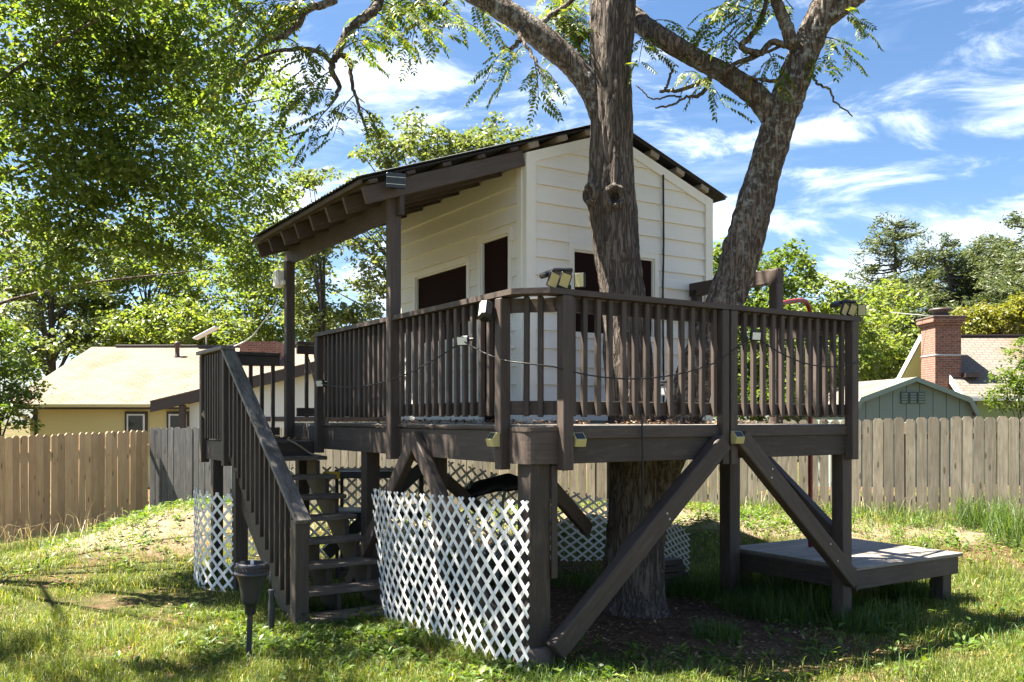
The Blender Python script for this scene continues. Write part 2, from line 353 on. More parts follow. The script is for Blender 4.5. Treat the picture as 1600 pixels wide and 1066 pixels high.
def ground_mat():
    m, t, b = newmat('yard_soil'); tc = t.add('ShaderNodeTexCoord'); v = tc.outputs['Object']
    a = t.noise(v, .55, 6, .62); n = t.noise(v, 7, 8, .7); f = t.noise(v, 45, 4, .7)
    soil = t.ramp(n, [(.28, (.075, .040, .024)), (.5, (.13, .076, .047)), (.72, (.21, .14, .09))])
    pale = t.ramp(n, [(.3, (.15, .112, .072)), (.7, (.31, .25, .175))])
    green = t.ramp(n, [(.3, (.040, .052, .014)), (.7, (.095, .10, .03))])
    sep = t.add('ShaderNodeSeparateXYZ'); t.l.new(v, sep.inputs[0])
    # pale dry soil and dead thatch on the bank beside the tan fence and along the back
    dx = t.math('DIVIDE', t.math('ADD', sep.outputs[0], 5.2), 2.6); dy = t.math('DIVIDE', t.math('SUBTRACT', sep.outputs[1], 12.2), 2.0)
    mm = t.math('POWER', 2.718, t.math('MULTIPLY', t.math('ADD', t.math('MULTIPLY', dx, dx), t.math('MULTIPLY', dy, dy)), -1))
    back = t.mapr(t.math('ABSOLUTE', t.math('SUBTRACT', sep.outputs[1], 12.3)), .2, 1.1, .75, 0)
    dry = t.mapr(t.math('ADD', t.math('MAXIMUM', mm, back), t.math('MULTIPLY', t.math('SUBTRACT', a, .5), 1.3)), .42, .75)
    # bare soil under the deck
    ux = t.math('DIVIDE', t.math('SUBTRACT', sep.outputs[0], 1.1), 2.0); uy = t.math('DIVIDE', t.math('SUBTRACT', sep.outputs[1], 8.2), 2.0)
    un = t.math('POWER', 2.718, t.math('MULTIPLY', t.math('ADD', t.math('MULTIPLY', ux, ux), t.math('MULTIPLY', uy, uy)), -1))
    bare = t.mapr(t.math('ADD', un, t.math('MULTIPLY', t.math('SUBTRACT', a, .5), 1.6)), .38, .62)
    c = t.mix(t.mapr(a, .47, .58), green, soil); c = t.mix(bare, c, soil); c = t.mix(dry, c, pale)
    c = t.mix(.35, c, t.ramp(f, [(.35, (.25, .25, .25)), (.7, (1.2, 1.2, 1.2))]), 'MULTIPLY')
    t.l.new(c, b.inputs['Base Color']); b.inputs['Roughness'].default_value = .95; b.inputs['Specular IOR Level'].default_value = .1
    setbump(t, b, t.math('ADD', n, f), .8, .04); return m
SOIL = ground_mat()
def brick_mat(name, c1, c2, mort, rows):
    m, t, b = newmat(name); tc = t.add('ShaderNodeTexCoord'); sep = t.add('ShaderNodeSeparateXYZ'); t.l.new(tc.outputs['Object'], sep.inputs[0])
    cb = t.add('ShaderNodeCombineXYZ'); t.l.new(t.math('ADD', sep.outputs[0], sep.outputs[1]), cb.inputs[0]); t.l.new(sep.outputs[2], cb.inputs[1])
    br = t.add('ShaderNodeTexBrick'); t.l.new(cb.outputs[0], br.inputs['Vector']); br.inputs['Scale'].default_value = rows
    br.inputs['Color1'].default_value = c4(c1); br.inputs['Color2'].default_value = c4(c2); br.inputs['Mortar'].default_value = c4(mort)
    br.inputs['Mortar Size'].default_value = .022; br.inputs['Brick Width'].default_value = .5; br.inputs['Row Height'].default_value = .2
    c = t.mix(.5, br.outputs[0], t.ramp(t.noise(tc.outputs['Object'], 9, 4, .6), [(.3, (.45, .45, .45)), (.7, (1.3, 1.3, 1.3))]), 'MULTIPLY')
    t.l.new(c, b.inputs['Base Color']); b.inputs['Roughness'].default_value = .9; setbump(t, b, t.math('SUBTRACT', 1.0, br.outputs['Fac']), .6, .02); return m
BRICK = brick_mat('red_brick', (.26, .10, .066), (.155, .06, .045), (.27, .22, .18), 2.5)
def shingle_mat(name, c1, c2, mort, sx=1.0, blot=(.9, .66, .5)):
    m, t, b = newmat(name); tc = t.add('ShaderNodeTexCoord'); sep = t.add('ShaderNodeSeparateXYZ'); t.l.new(tc.outputs['Object'], sep.inputs[0])
    cb = t.add('ShaderNodeCombineXYZ'); t.l.new(sep.outputs[0], cb.inputs[0]); t.l.new(t.math('ADD', sep.outputs[1], t.math('MULTIPLY', sep.outputs[2], .4)), cb.inputs[1])
    br = t.add('ShaderNodeTexBrick'); t.l.new(cb.outputs[0], br.inputs['Vector']); br.inputs['Scale'].default_value = sx
    br.inputs['Color1'].default_value = c4(c1); br.inputs['Color2'].default_value = c4(c2); br.inputs['Mortar'].default_value = c4(mort)
    br.inputs['Mortar Size'].default_value = .016; br.inputs['Brick Width'].default_value = .32; br.inputs['Row Height'].default_value = .17; br.inputs['Bias'].default_value = -.1
    f = t.mapr(t.noise(tc.outputs['Object'], .8, 5, .6), .50, .68, 0, .7)
    c = t.mix(f, br.outputs[0], t.mix(1.0, br.outputs[0], blot, 'MULTIPLY'))
    t.l.new(c, b.inputs['Base Color']); b.inputs['Roughness'].default_value = .9; b.inputs['Specular IOR Level'].default_value = .15
    setbump(t, b, t.math('SUBTRACT', 1.0, br.outputs['Fac']), .7, .03); return m
SHING = shingle_mat('tan_shingles', (.18, .148, .118), (.155, .126, .10), (.105, .083, .065))
SHING2 = shingle_mat('grey_tan_shingles', (.165, .145, .125), (.142, .124, .107), (.10, .087, .075))

# ------------------------------------------------------------------ ground
def ground():
    xs = np.unique(np.concatenate([np.linspace(-12, 12, 121), -12 - np.geomspace(.3, 260, 30), 12 + np.geomspace(.3, 260, 30)]))
    ys = np.unique(np.concatenate([np.linspace(-4, 20, 121), -4 - np.geomspace(.3, 60, 12), 20 + np.geomspace(.3, 480, 34)]))
    X, Y = np.meshgrid(xs, ys, indexing='ij'); Z = G(X, Y)
    V = np.stack([X.ravel(), Y.ravel(), Z.ravel()], 1); nx, ny = X.shape; i = np.arange(nx - 1)[:, None] * ny + np.arange(ny - 1)[None]
    q = np.stack([i, i + ny, i + ny + 1, i + 1], -1).reshape(-1, 4)
    o = npmesh('ground', V, q, SOIL, kind='structure'); o.data.polygons.foreach_set('use_smooth', [True] * len(o.data.polygons))
ground()

# ------------------------------------------------------------------ raised deck (local frame: u right, v back)
ZF = 1.70; RAIL = 2.66
deck = deckthing('raised_deck', 'dark brown stained raised wooden deck with baluster railing built round a tree', 'deck')
def lpost(name, u, v, z0, z1, s, parent, m=STAIN, s2=None): return beam(name, (u, v, z0), (u, v, z1), s2 or s, s, m, parent, (1, 0, 0), .006)
# deck boards run along u
nb = 36
for i in range(nb):
    v0 = .02 + i * .1435
    u0 = .03 + max(0, .15 - v0 * .9); u1 = 3.47 if v0 < 2.0 else 3.74
    o = beam('deck_board', (u0, v0 + .07, ZF - .0175 + random.uniform(-.001, .001)), (u1 + random.uniform(-.006, .006), v0 + .07, ZF - .0175), .138, .035, GREYDECK, deck)
# rim boards
VE = 5.16
beam('rim_joist', (.02, .19, 1.545), (.02, VE, 1.545), .04, .235, STAIN, deck)
beam('rim_joist', (.19, .02, 1.545), (3.50, .02, 1.545), .04, .235, STAIN, deck)
beam('rim_joist', (3.49, .045, 1.545), (3.49, 2.0, 1.545), .04, .235, STAIN, deck)
beam('rim_joist', (3.76, 2.02, 1.545), (3.76, VE, 1.545), .04, .235, STAIN, deck)
beam('rim_joist', (.045, VE - .01, 1.545), (3.735, VE - .01, 1.545), .04, .235, STAIN, deck)
beam('fascia_board', (.30, -.012, 1.648), (3.40, -.012, 1.648), .022, .085, STAIN, deck)
beam('fascia_board', (-.008, .30, 1.685), (-.008, 3.93, 1.685), .03, .022, STAIN, deck)
# rounded corner block under the corner bay
pr = [(-.005, .245)] + [(.125 - .13 * math.cos(a) , .125 - .13 * math.sin(a)) for a in np.linspace(R(5), R(85), 9)] + [(.245, -.005), (.27, .15), (.15, .27)]
prism('corner_block', pr, 1.43, 1.655, STAIN, deck, 'z')
prism('corner_block', [(p[0] * 1.0 - .004, p[1] - .004) for p in pr], 1.658, 1.69, STAIN, deck, 'z')
for j in range(1, 8): beam('joist', (.045, .55 + j * .56, 1.535), (3.46, .55 + j * .56, 1.535), .04, .2, STAIN, deck)
# support posts
SP = [(.12, .12, .17), (3.44, .075, .125), (3.42, 1.42, .15), (.10, 2.95, .14), (.10, 4.9, .13), (1.9, 2.9, .13), (1.9, 4.9, .13), (3.5, 3.4, .13), (3.5, 4.9, .13), (.12, 1.55, .10)]
for u, v, s in SP:
    wx, wy = W2(u, v); lpost('support_post', u, v, g1(wx, wy) - .12, 1.43, s, deck)
wx, wy = W2(.12, .12)
lathe('footing', [(.155, g1(wx, wy) - .1), (.15, .10), (.13, .14), (.11, .145)], CONC, deck, (.12, .12, 0), 14)
beam('post_cladding', (.225, .02, .62), (.225, .02, 1.42), .02, .05, STAIN, deck, (1, 0, 0))
beam('post_cladding', (3.515, .075, .36), (3.515, .075, 1.43), .08, .035, STAIN, deck, (1, 0, 0))
def brace(a, b, w=.09, h=.14, up=(0, -1, 0), m=STAIN): return beam('brace', a, b, h, w, m, deck, up, .008)
br1 = brace((.17, -.062, .13), (1.80, -.062, 1.57), .10, .15)
br2 = brace((1.98, -.062, 1.60), (3.42, -.062, .30), .10, .145)
brace((1.72, .05, 1.44), (.9, .08, .72), .06, .12)
brace((3.45, .15, .68), (3.45, 1.20, 1.50), .09, .13, (-1, 0, 0))
brace((-.048, 1.70, 1.60), (-.03, .28, .20), .075, .13, (-1, 0, 0), STAIN)
brace((-.048, 1.66, 1.58), (-.03, 3.15, .12), .075, .13, (-1, 0, 0))
brace((.35, .55, 1.43), (1.62, 1.45, .72), .06, .13, (-.5, -.6, .3))
brace((.55, 2.95, 1.43), (1.45, 2.95, .7), .06, .12)
brace((2.75, 3.4, 1.43), (1.85, 2.9, .6), .06, .12)
for bo, ts in ((br1, ((.62, .02), (.615, -.03))), (br2, ((.22, .03), (.24, -.03), (.73, .02), (.82, -.03)))):
    L = max(v.co.x for v in bo.data.vertices) * 2
    for f, dy in ts: link('screw', boxmesh(.016, .016, .006, .002), GALV, bo, Matrix.Translation((L * (f - .5), dy, .052)))

# ---- railing: posts, sub rails, cap, balusters
def rail_run(a, b, posts, nbal, out, cap=True, zt=RAIL, zf=ZF, capw=.14, balw=.040, skip=()):
    """posts = positions along the run (metres from a); balusters evenly between consecutive posts"""
    a, b = Vector((a[0], a[1], 0)), Vector((b[0], b[1], 0)); d = (b - a); L = d.length; d.normalize(); o3 = Vector((out[0], out[1], 0))
    up = Vector((0, 0, 1))
    rl = beam('railing', a + up * (zt - .10) - o3 * .035, b + up * (zt - .10) - o3 * .035, .04, .10, STAIN, deck)
    if cap: beam('cap_rail', a + up * (zt - .0195) + o3 * .02, b + up * (zt - .0195) + o3 * .02, capw, .039, STAIN, deck)
    beam('bottom_rail', a + up * (zf + .125) - o3 * .035, b + up * (zf + .125) - o3 * .035, .04, .10, STAIN, deck)
    for (s0, s1), n in zip(zip(posts[:-1], posts[1:]), nbal):
        for k in range(n):
            s = s0 + (s1 - s0) * (k + 1) / (n + 1) + random.uniform(-.006, .006); p = a + d * s + o3 * .006; j = random.uniform(-.007, .007)
            under(beam('baluster', p + up * (zf + .065 + random.uniform(-.006, .004)) + d * j, p + up * (zt - .042), balw, balw, STAIN, deck, d, .005), rl)
# left side (along v), right side (along u), corner bay
rail_run((0, .27), (0, 4.02), [.0, 1.865, 3.72], [14, 15], (-1, 0), cap=False)
rail_run((.24, 0), (3.47, 0), [.0, 1.63, 3.20], [13, 13], (0, -1), cap=False)
d45 = Vector((-.7071, -.7071, 0))
rail_run((.0, .27), (.27, .0), [.04, .34], [2], (-.7071, -.7071), cap=False)
prism('cap_rail', [(-.065, 4.06), (-.065, .13), (.13, -.065), (3.55, -.065), (3.55, .075), (.19, .075), (.075, .19), (.075, 4.06)], RAIL - .04, RAIL, STAIN, deck, 'z')
for (u, v, z1) in ((-.03, .30, 2.61), (-.03, 4.0, 2.615)): lpost('rail_post', u, v, 1.385, z1, .085, deck)
for (u, v) in ((.285, -.03), (1.93, -.03), (1.835, -.03), (3.44, -.03)): lpost('rail_post', u, v, 1.385 if u != 1.93 else 1.38, 2.615, .075 if 1.7 < u < 2 else .088, deck)
# right side rail (seen through the front rail) and the gate frame with its lintel
rail_run((3.47, .08), (3.47, .80), [0, .72], [5], (1, 0), cap=True)
lpost('gate_post', 3.45, .84, 1.40, 3.20, .10, deck); lpost('gate_post', 3.45, 1.93, 1.40, 3.14, .09, deck)
beam('gate_lintel', (3.45, .78, 3.14), (3.45, 2.0, 3.14), .09, .14, STAIN, deck)
# back rail of the porch
rail_run((.10, VE - .03), (1.25, VE - .03), [0, 1.1], [7], (0, 1), cap=True)
# ---- roof posts and porch beam carry the playhouse roof
RS = .352; RU, RZ = 2.33, 4.78         # slope, ridge position and height of the roof top
def roofz(u): return RZ - RS * abs(u - RU)
beam('porch_beam', (.0, 2.02, 3.64), (.0, 5.16, 3.64), .045, .19, STAIN, deck)
lpost('roof_post', -.03, 2.14, 1.39, 3.72, .105, deck, s2=.10); lpost('roof_post', -.02, 5.0, 1.46, 3.57, .10, deck)

# ------------------------------------------------------------------ playhouse
HU0, HU1, HV0, HV1 = 1.31, 3.73, 2.03, 4.90
ph = deckthing('playhouse', 'cream lap-sided playhouse with dark window openings standing on the brown deck', 'playhouse')
EXPO = .176
def roofline(u): return roofz(u) - .12
# gable wall core + boards (faces -v)
gw = prism('gable_wall', [(HU0 + .02, ZF), (HU1 - .02, ZF), (HU1 - .02, roofline(HU1)), (RU, roofline(RU)), (HU0 + .02, roofline(HU0))], HV0 + .03, HV0 + .08, TRIM, ph, 'v')
win = (1.86, 2.92, 2.61, 3.43)
def lap(name, z0, z1, s0, s1, fn, parent, topcut=None, zr=None):
    """one lap board between s0..s1; fn(s, depth, z)-> point. bottom edge sits proud."""
    a, b = (s0, s1); zt0 = topcut(a) if topcut else z1; zt1 = topcut(b) if topcut else z1
    t0, t1 = min(z1, zt0), min(z1, zt1)
    pts = [(a, z0)]
    pts += [(b, z0), (b, max(t1, z0 + .002))]
    if topcut:
        for s in sorted([s for s in (np.linspace(a, b, 25)[1:-1])], reverse=True): pts.append((s, max(z0 + .002, min(z1, topcut(s)))))
    pts.append((a, max(t0, z0 + .002)))
    zr = z0 if zr is None else zr; dep = lambda z: -.029 + .023 * (z - zr) / EXPO
    n = len(pts); V = [fn(s, dep(z), z) for s, z in pts] + [fn(s, .03, z) for s, z in pts]
    Fc = [tuple(range(n)), tuple(range(2 * n - 1, n - 1, -1))] + [(i, i + n, (i + 1) % n + n, (i + 1) % n) for i in range(n)]
    bm = bmesh.new(); vs = [bm.verts.new(v) for v in V]
    for q in Fc: bm.faces.new([vs[i] for i in q])
    bmesh.ops.recalc_face_normals(bm, faces=bm.faces)
    me = bpy.data.meshes.new(name); bm.to_mesh(me); bm.free(); return link(name, me, SIDING, parent)
fg = lambda s, d, z: (s, HV0 + d, z)
k = 0
while True:
    z0 = ZF + .03 + k * EXPO; z1 = z0 + EXPO + .012
    if z0 > RZ - .25: break
    lo, hi = HU0 + .085, HU1 - .085
    top = lambda s: roofline(s) - .10
    # clip ends where the rake cuts the course
    if z0 > top(lo):
        lo = RU - (RZ - .22 - z0) / RS; hi = min(hi, RU + (RZ - .22 - z0) / RS)
    elif z0 > top(hi): hi = RU + (RZ - .22 - z0) / RS
    if hi - lo > .05:
        segs = [(lo, hi)]
        if z1 > win[2] - .06 and z0 < win[3] + .06:
            segs = [(lo, win[0] - .056), (win[1] + .056, hi)]
            if z1 > win[3] + .07: lap('siding_board', win[3] + .056, z1, win[0] - .055, win[1] + .055, fg, gw, None, z0)
            if z0 < win[2] - .07: lap('siding_board', z0, win[2] - .056, win[0] - .055, win[1] + .055, fg, gw, None, z0)
        for s0, s1 in segs: lap('siding_board', z0, z1, s0, s1, fg, gw, top)
    k += 1
# rake trims, corner boards
def rake(u0, u1):
    a = (u0, roofline(u0)); b = (u1, roofline(u1))
    prism('rake_trim', [(a[0], a[1] - .105), (b[0], b[1] - .105), (b[0], b[1]), (a[0], a[1])], HV0 - .04, HV0 + .02, TRIM, ph, 'v')
rake(HU0 + .086, RU - .001); rake(RU + .001, HU1 - .086)
for nm, lo, hi in (('corner_trim', HU0 - .022, HU0 + .085), ('corner_trim', HU1 - .085, HU1 + .022)):
    prism(nm, [(lo, ZF + .005), (hi, ZF + .005), (hi, roofline(hi)), (lo, roofline(lo))], HV0 - .042, HV0 + .028, TRIM, ph, 'v')
box('corner_trim', (HU0 - .034, HV0 + .029, ZF + .005), (HU0 + .02, HV0 + .12, roofline(HU0) - .06), TRIM, ph)
# window of the gable
def window(fn, s0, s1, z0, z1, parent, cas=.055):
    o = prism('window', [(0, 0)] * 3, 0, 1, TRIM, None) if False else None
    fr = []
    def bar(nm, a0, a1, b0, b1, d0, d1, m, par):
        V = [fn(a, d, b) for d in (d0, d1) for a, b in ((a0, b0), (a1, b0), (a1, b1), (a0, b1))]
        bm = bmesh.new(); vs = [bm.verts.new(v) for v in V]
        for q in ((0, 1, 2, 3), (7, 6, 5, 4), (0, 4, 5, 1), (1, 5, 6, 2), (2, 6, 7, 3), (3, 7, 4, 0)): bm.faces.new([vs[i] for i in q])
        bmesh.ops.recalc_face_normals(bm, faces=bm.faces)
        me = bpy.data.meshes.new(nm); bm.to_mesh(me); bm.free(); return link(nm, me, m, par)
    w = bar('window_screen', s0, s1, z0, z1, .012, .025, SCREEN, parent)
    bar('casing', s0 - cas, s0, z0 - cas, z1 + cas, -.03, .03, TRIM, w); bar('casing', s1, s1 + cas, z0 - cas, z1 + cas, -.03, .03, TRIM, w)
    bar('casing', s0, s1, z1, z1 + cas, -.03, .029, TRIM, w)
    if z0 > ZF + .2: bar('sill', s0, s1, z0 - cas, z0, -.034, .029, TRIM, w)
    bar('casing', s0, s0 + .02, z0, z1, -.012, .011, TRIM, w); bar('casing', s1 - .02, s1, z0, z1, -.012, .011, TRIM, w); bar('casing', s0 + .02, s1 - .02, z1 - .02, z1, -.012, .011, TRIM, w)
    return w
window(fg, win[0], win[1], win[2], win[3], ph)
# front wall (faces -u), under the porch
fl = lambda s, d, z: (HU0 + d, s, z)
fw = prism('front_wall', [(HV0 + .081, ZF), (HV1, ZF), (HV1, roofline(HU0) - .005), (HV0 + .081, roofline(HU0) - .005)], HU0 + .03, HU0 + .08, TRIM, ph, 'u')
door = (2.31, 2.85, ZF + .01, 3.58); win2 = (3.14, 4.37, 2.62, 3.41)
k = 0
while True:
    z0 = ZF + .03 + k * EXPO; z1 = min(z0 + EXPO + .012, roofline(HU0) - .09)
    if z1 - z0 < .03: break
    segs = [(HV0 + .122, HV1)]
    for (a, b, c, d) in (door, win2):
        if z1 > c - .06 and z0 < d + .06:
            if z1 > d + .07 and z0 < d: lap('siding_board', d + .056, z1, a - .055, b + .055, fl, fw, None, z0)
            if z0 < c - .07 and z1 > c: lap('siding_board', z0, c - .056, a - .055, b + .055, fl, fw, None, z0)
            segs = [q for s0, s1 in segs for q in ((s0, min(s1, a - .058)), (max(s0, b + .058), s1)) if q[1] - q[0] > .02]
    for s0, s1 in segs: lap('siding_board', z0, z1, s0, s1, fl, fw)
    k += 1
window(fl, win2[0], win2[1], win2[2], win2[3], ph)
dr = window(fl, door[0], door[1], door[2], door[3], ph); dr.name = 'doorway'  # dark sheet fills the doorway; the shade of the opening is its colour
box('back_wall', (HU0 + .08, HV1 - .05, ZF), (HU1 - .02, HV1, roofline(HU1)), TRIM, ph, 0)
box('side_wall', (HU1 - .07, HV0 + .081, ZF), (HU1, HV1 - .051, roofline(HU1) - .01), TRIM, ph, 0)
# roof: sheathing, metal sheets, purlins, rafters
RV0, RV1, EU0, EU1 = 1.96, 5.14, -.42, 3.93
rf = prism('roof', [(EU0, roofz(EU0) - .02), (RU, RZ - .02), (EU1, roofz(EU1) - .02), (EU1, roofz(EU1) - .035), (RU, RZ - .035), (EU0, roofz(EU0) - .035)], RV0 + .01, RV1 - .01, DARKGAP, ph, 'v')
for side, (ua, ub) in enumerate(((EU0 - .03, RU), (RU, EU1 + .03))):
    ns = 6; n = 120
    for j in range(4):
        va, vb = RV0 + (RV1 - RV0) * j / 4, RV0 + (RV1 - RV0) * (j + 1) / 4
        vs = np.linspace(va, vb, 37); V = []; Q = []
        for i, v in enumerate(vs):
            h = .007 * math.cos(v * 2 * math.pi / .076) + .002 * j
            for u in (ua, ub): V += [(u, v, roofz(u) + h + .004)]
        for i in range(len(vs) - 1): Q.append((2 * i, 2 * i + 1, 2 * i + 3, 2 * i + 2))
        o = pyobj('metal_sheet', V, Q, METAL, rf)
        o.modifiers.new('t', 'SOLIDIFY').thickness = .003
for i, u in enumerate(np.concatenate([np.arange(1.36, RU, .34), np.arange(RU + .2, EU1 - .05, .36)])):
    t = 1 if u < RU else -1; a = math.atan(RS) * t
    for (p0, p1, mm) in ((RV0 + .005, RV0 + .03, RAWWOOD),):
        beam('purlin', (u, RV0 + .004, roofz(u) - .065), (u, RV1 - .02, roofz(u) - .065), .12, .055, RAWWOOD, rf, (-math.sin(a), 0, math.cos(a)))
for u in np.arange(-.30, 1.2, .36):
    a = math.atan(RS); beam('purlin', (u, RV0 + .006, roofz(u) - .062), (u, RV1 - .02, roofz(u) - .062), .09, .035, STAIN, rf, (-math.sin(a), 0, math.cos(a)))
nr = 8
for i in range(nr):
    v = RV0 + .07 + i * (RV1 - RV0 - .14) / (nr - 1); a = math.atan(RS)
    e = -.36; zc = lambda u: roofz(u) - .165
    beam('rafter', (e, v, zc(e)), (HU0 - .036, v, zc(HU0 - .036)), .042, .15, STAIN, rf, (-math.sin(a), 0, math.cos(a)))
beam('eave_board', (EU0 + .008, RV0, roofz(EU0) - .045), (EU0 + .008, RV1, roofz(EU0) - .045), .02, .035, STAIN, rf)

# ------------------------------------------------------------------ staircase with landing
st = deckthing('staircase', 'brown wooden open-riser staircase with worn handrail leading up to the deck landing', 'staircase')
ZK = lambda k: .05 + .1825 * k
VK = lambda k: 2.02 + .268 * k
for k_ in range(8):
    beam('tread', (-.90, VK(k_) + .14, ZK(k_)), (.022, VK(k_) + .14, ZK(k_) + random.uniform(-.006, .006)), .28, .04, TREAD, st)
box('landing_floor', (-.90, 4.18, 1.475), (-.03, 5.14, 1.51), TREAD, st)
for i, u in enumerate((-.875, -.47, -.07)):
    poly = []
    for k_ in range(8): poly += [(VK(k_) + .03, ZK(k_) - .022 - (.1825 if k_ else .1)), (VK(k_) + .03, ZK(k_) - .022)]
    poly += [(VK(8) + .05, ZK(7) - .022), (VK(8) + .05, ZK(7) - .26), (VK(0) + .42, -.08), (VK(0) + .03, -.08)]
    prism('stringer', poly, u - .02, u + .02, STAIN, st, 'u')
beam('outer_stringer', (-.905, 2.06, .04), (-.905, 4.22, 1.50), .035, .26, STAIN, st)
box('landing_riser', (-.89, 4.14, 1.33), (-.03, 4.175, 1.50), STAIN, st)
box('landing_rim', (-.93, 4.19, 1.30), (-.895, 5.16, 1.51), STAIN, st); box('landing_rim', (-.90, 5.16, 1.30), (-.045, 5.195, 1.51), STAIN, st)
for u, v, s in ((-.89, 3.93, .13), (-.87, 4.9, .11), (-.3, 5.08, .09)):
    wx, wy = W2(u, v); lpost('landing_post', u, v, g1(wx, wy) - .1, 1.30 if v > 4 else 1.22, s, st)
wx, wy = W2(-.92, 2.06); lpost('newel_post', -.915, 2.06, g1(wx, wy) - .1, .905, .115, st)
hr0, hr1 = Vector((-.925, 1.95, .90)), Vector((-.925, 4.27, 2.475))
hr = beam('handrail', hr0, hr1, .135, .04, STAINW, st)
sub = hr1 - hr0
beam('hand_rail_support', hr0 + Vector((0, .12, .01)), hr1 + Vector((0, -.02, -.075)), .038, .09, STAIN, st)
for i in range(14):
    f = (i + 1.0) / 15.2; v = 1.99 + f * 2.22; zt = hr0.z + (v - hr0.y) / (hr1.y - hr0.y) * (hr1.z - hr0.z) - .03; zb = .04 + (v - 2.06) * .676 - .02
    under(beam('baluster', (-.95, v + random.uniform(-.004, .004), zb), (-.95, v, zt), .038, .038, STAIN, st, (0, 1, 0)), hr)
# landing rails
beam('landing_cap_rail', (-.935, 4.20, 2.48), (-.935, 5.27, 2.48), .15, .04, STAINW, st)
beam('landing_rail', (-.92, 4.25, 2.41), (-.92, 5.16, 2.41), .04, .09, STAIN, st); beam('landing_rail', (-.92, 4.25, 1.63), (-.92, 5.16, 1.63), .04, .09, STAIN, st)
lpost('landing_rail_post', -.935, 4.25, 1.26, 2.455, .09, st); lpost('landing_rail_post', -.935, 5.19, 1.26, 2.455, .09, st)
for i in range(7): beam('baluster', (-.955, 4.37 + i * .105, 1.53), (-.955, 4.37 + i * .105, 2.44), .038, .038, STAIN, st, (0, 1, 0))
beam('landing_cap_rail', (-.86, 5.20, 2.495), (-.08, 5.20, 2.495), .13, .038, STAIN, st)
beam('landing_rail', (-.88, 5.18, 2.42), (-.08, 5.18, 2.42), .04, .11, STAIN, st); beam('landing_rail', (-.88, 5.18, 1.60), (-.08, 5.18, 1.60), .04, .09, STAIN, st)
for i in range(6): beam('baluster', (-.80 + i * .13, 5.205, 1.55), (-.80 + i * .13, 5.205, 2.46), .04, .04, STAIN, st, (1, 0, 0))

# ------------------------------------------------------------------ low platform and fire pole
pf = deckthing('low_platform', 'low weathered grey plank platform on brown legs joined to the end post', 'platform')
for i in range(11):
    v0 = .0 + i * .143; beam('plank', (3.55, v0 + .07, .385 + random.uniform(-.002, .002)), (5.22 + random.uniform(-.012, .012), v0 + .07, .385), .135, .035, GREYDECK, pf)
box('rim_board', (3.53, .02, .195), (5.18, .06, .366), STAIN, pf); box('rim_board', (5.14, .061, .195), (5.18, 1.57, .366), STAIN, pf)
box('rim_board', (3.515, -.02, .195), (3.555, 1.57, .366), STAIN, pf); box('rim_board', (3.556, 1.53, .195), (5.139, 1.57, .366), STAIN, pf)
for u, v in ((5.06, .135), (5.06, 1.45), (3.63, 1.45)):
    wx, wy = W2(u, v); lpost('leg', u, v, g1(wx, wy) - .1, .36, .145, pf)
fp = tube('fire_pole', catmull([(3.46, .86, 2.86), (3.80, .97, 2.93), (4.10, 1.05, 2.97), (4.22, 1.085, 2.93), (4.27, 1.10, 2.83), (4.275, 1.10, 2.5), (4.275, 1.10, .39)], 8), .024, REDP, None, 12)
fp.location = (CX, CY, 0); fp.rotation_euler = (0, 0, ANG); tag(fp, 'red painted steel fire pole curving down to the low platform', 'fire pole')

# ------------------------------------------------------------------ lattice panels: every slat its own curved strip
def lattice(name, label, path, H, zfun, topdrop=0.0, lean=0.0, pitch=.146, hw=.0106, m=VINYL):
    """path: plan points in world; zfun(s) base height. Two layers of diagonal slats."""
    pts = catmull(path, 14); seg = np.r_[0, np.cumsum(np.linalg.norm(np.diff(pts, axis=0), axis=1))]; L = seg[-1]
    root = thing(name, label, 'lattice', (pts[0][0], pts[0][1], float(zfun(0))))
    o0 = np.array(root.location)
    def pos(s, t, off):
        s = np.clip(s, 0, L); s = s - lean * (1 - t / H) * s / L; x = np.interp(s, seg, pts[:, 0]); y = np.interp(s, seg, pts[:, 1])
        x2 = np.interp(np.clip(s + .01, 0, L), seg, pts[:, 0]); y2 = np.interp(np.clip(s + .01, 0, L), seg, pts[:, 1]); x1 = np.interp(np.clip(s - .01, 0, L), seg, pts[:, 0]); y1 = np.interp(np.clip(s - .01, 0, L), seg, pts[:, 1])
        T = np.array([x2 - x1, y2 - y1]); T /= np.linalg.norm(T) + 1e-9; nrm = np.array([T[1], -T[0]])
        return np.array([x + nrm[0] * off, y + nrm[1] * off, zfun(s) + t * (H - topdrop * s / L) / H]) - o0
    for layer, sg in ((-.004, 1), (.004, -1)):
        c0 = -H if sg > 0 else 0; c1 = L if sg > 0 else L + H
        for c in np.arange(c0 + .07, c1, pitch):
            # centre line s = c + sg*t ; clip to the rectangle
            ta, tb = (max(0, -c), min(H, L - c)) if sg > 0 else (max(0, c - L), min(H, c))
            if tb - ta < .05: continue
            n = max(3, int((tb - ta) / .07)); V = []; Q = []
            for t in np.linspace(ta, tb, n):
                s = c + sg * t
                for e, dz in ((-1, 0), (1, 0)):
                    # strip edges offset across the slat (45 deg)
                    for th in (-.003, .003): V.append(pos(s + e * hw * .98 , np.clip(t - sg * e * hw * .98, 0, H), layer + th))
            for i in range(n - 1):
                b = 4 * i; Q += [(b, b + 2, b + 6, b + 4), (b + 1, b + 5, b + 7, b + 3), (b, b + 4, b + 5, b + 1), (b + 2, b + 3, b + 7, b + 6)]
            Q += [(0, 1, 3, 2), (4 * n - 4, 4 * n - 2, 4 * n - 1, 4 * n - 3)]
            pyobj('slat', V, Q, m, root)
    return root
def lw(u, v): return (*W2(u, v), 0)
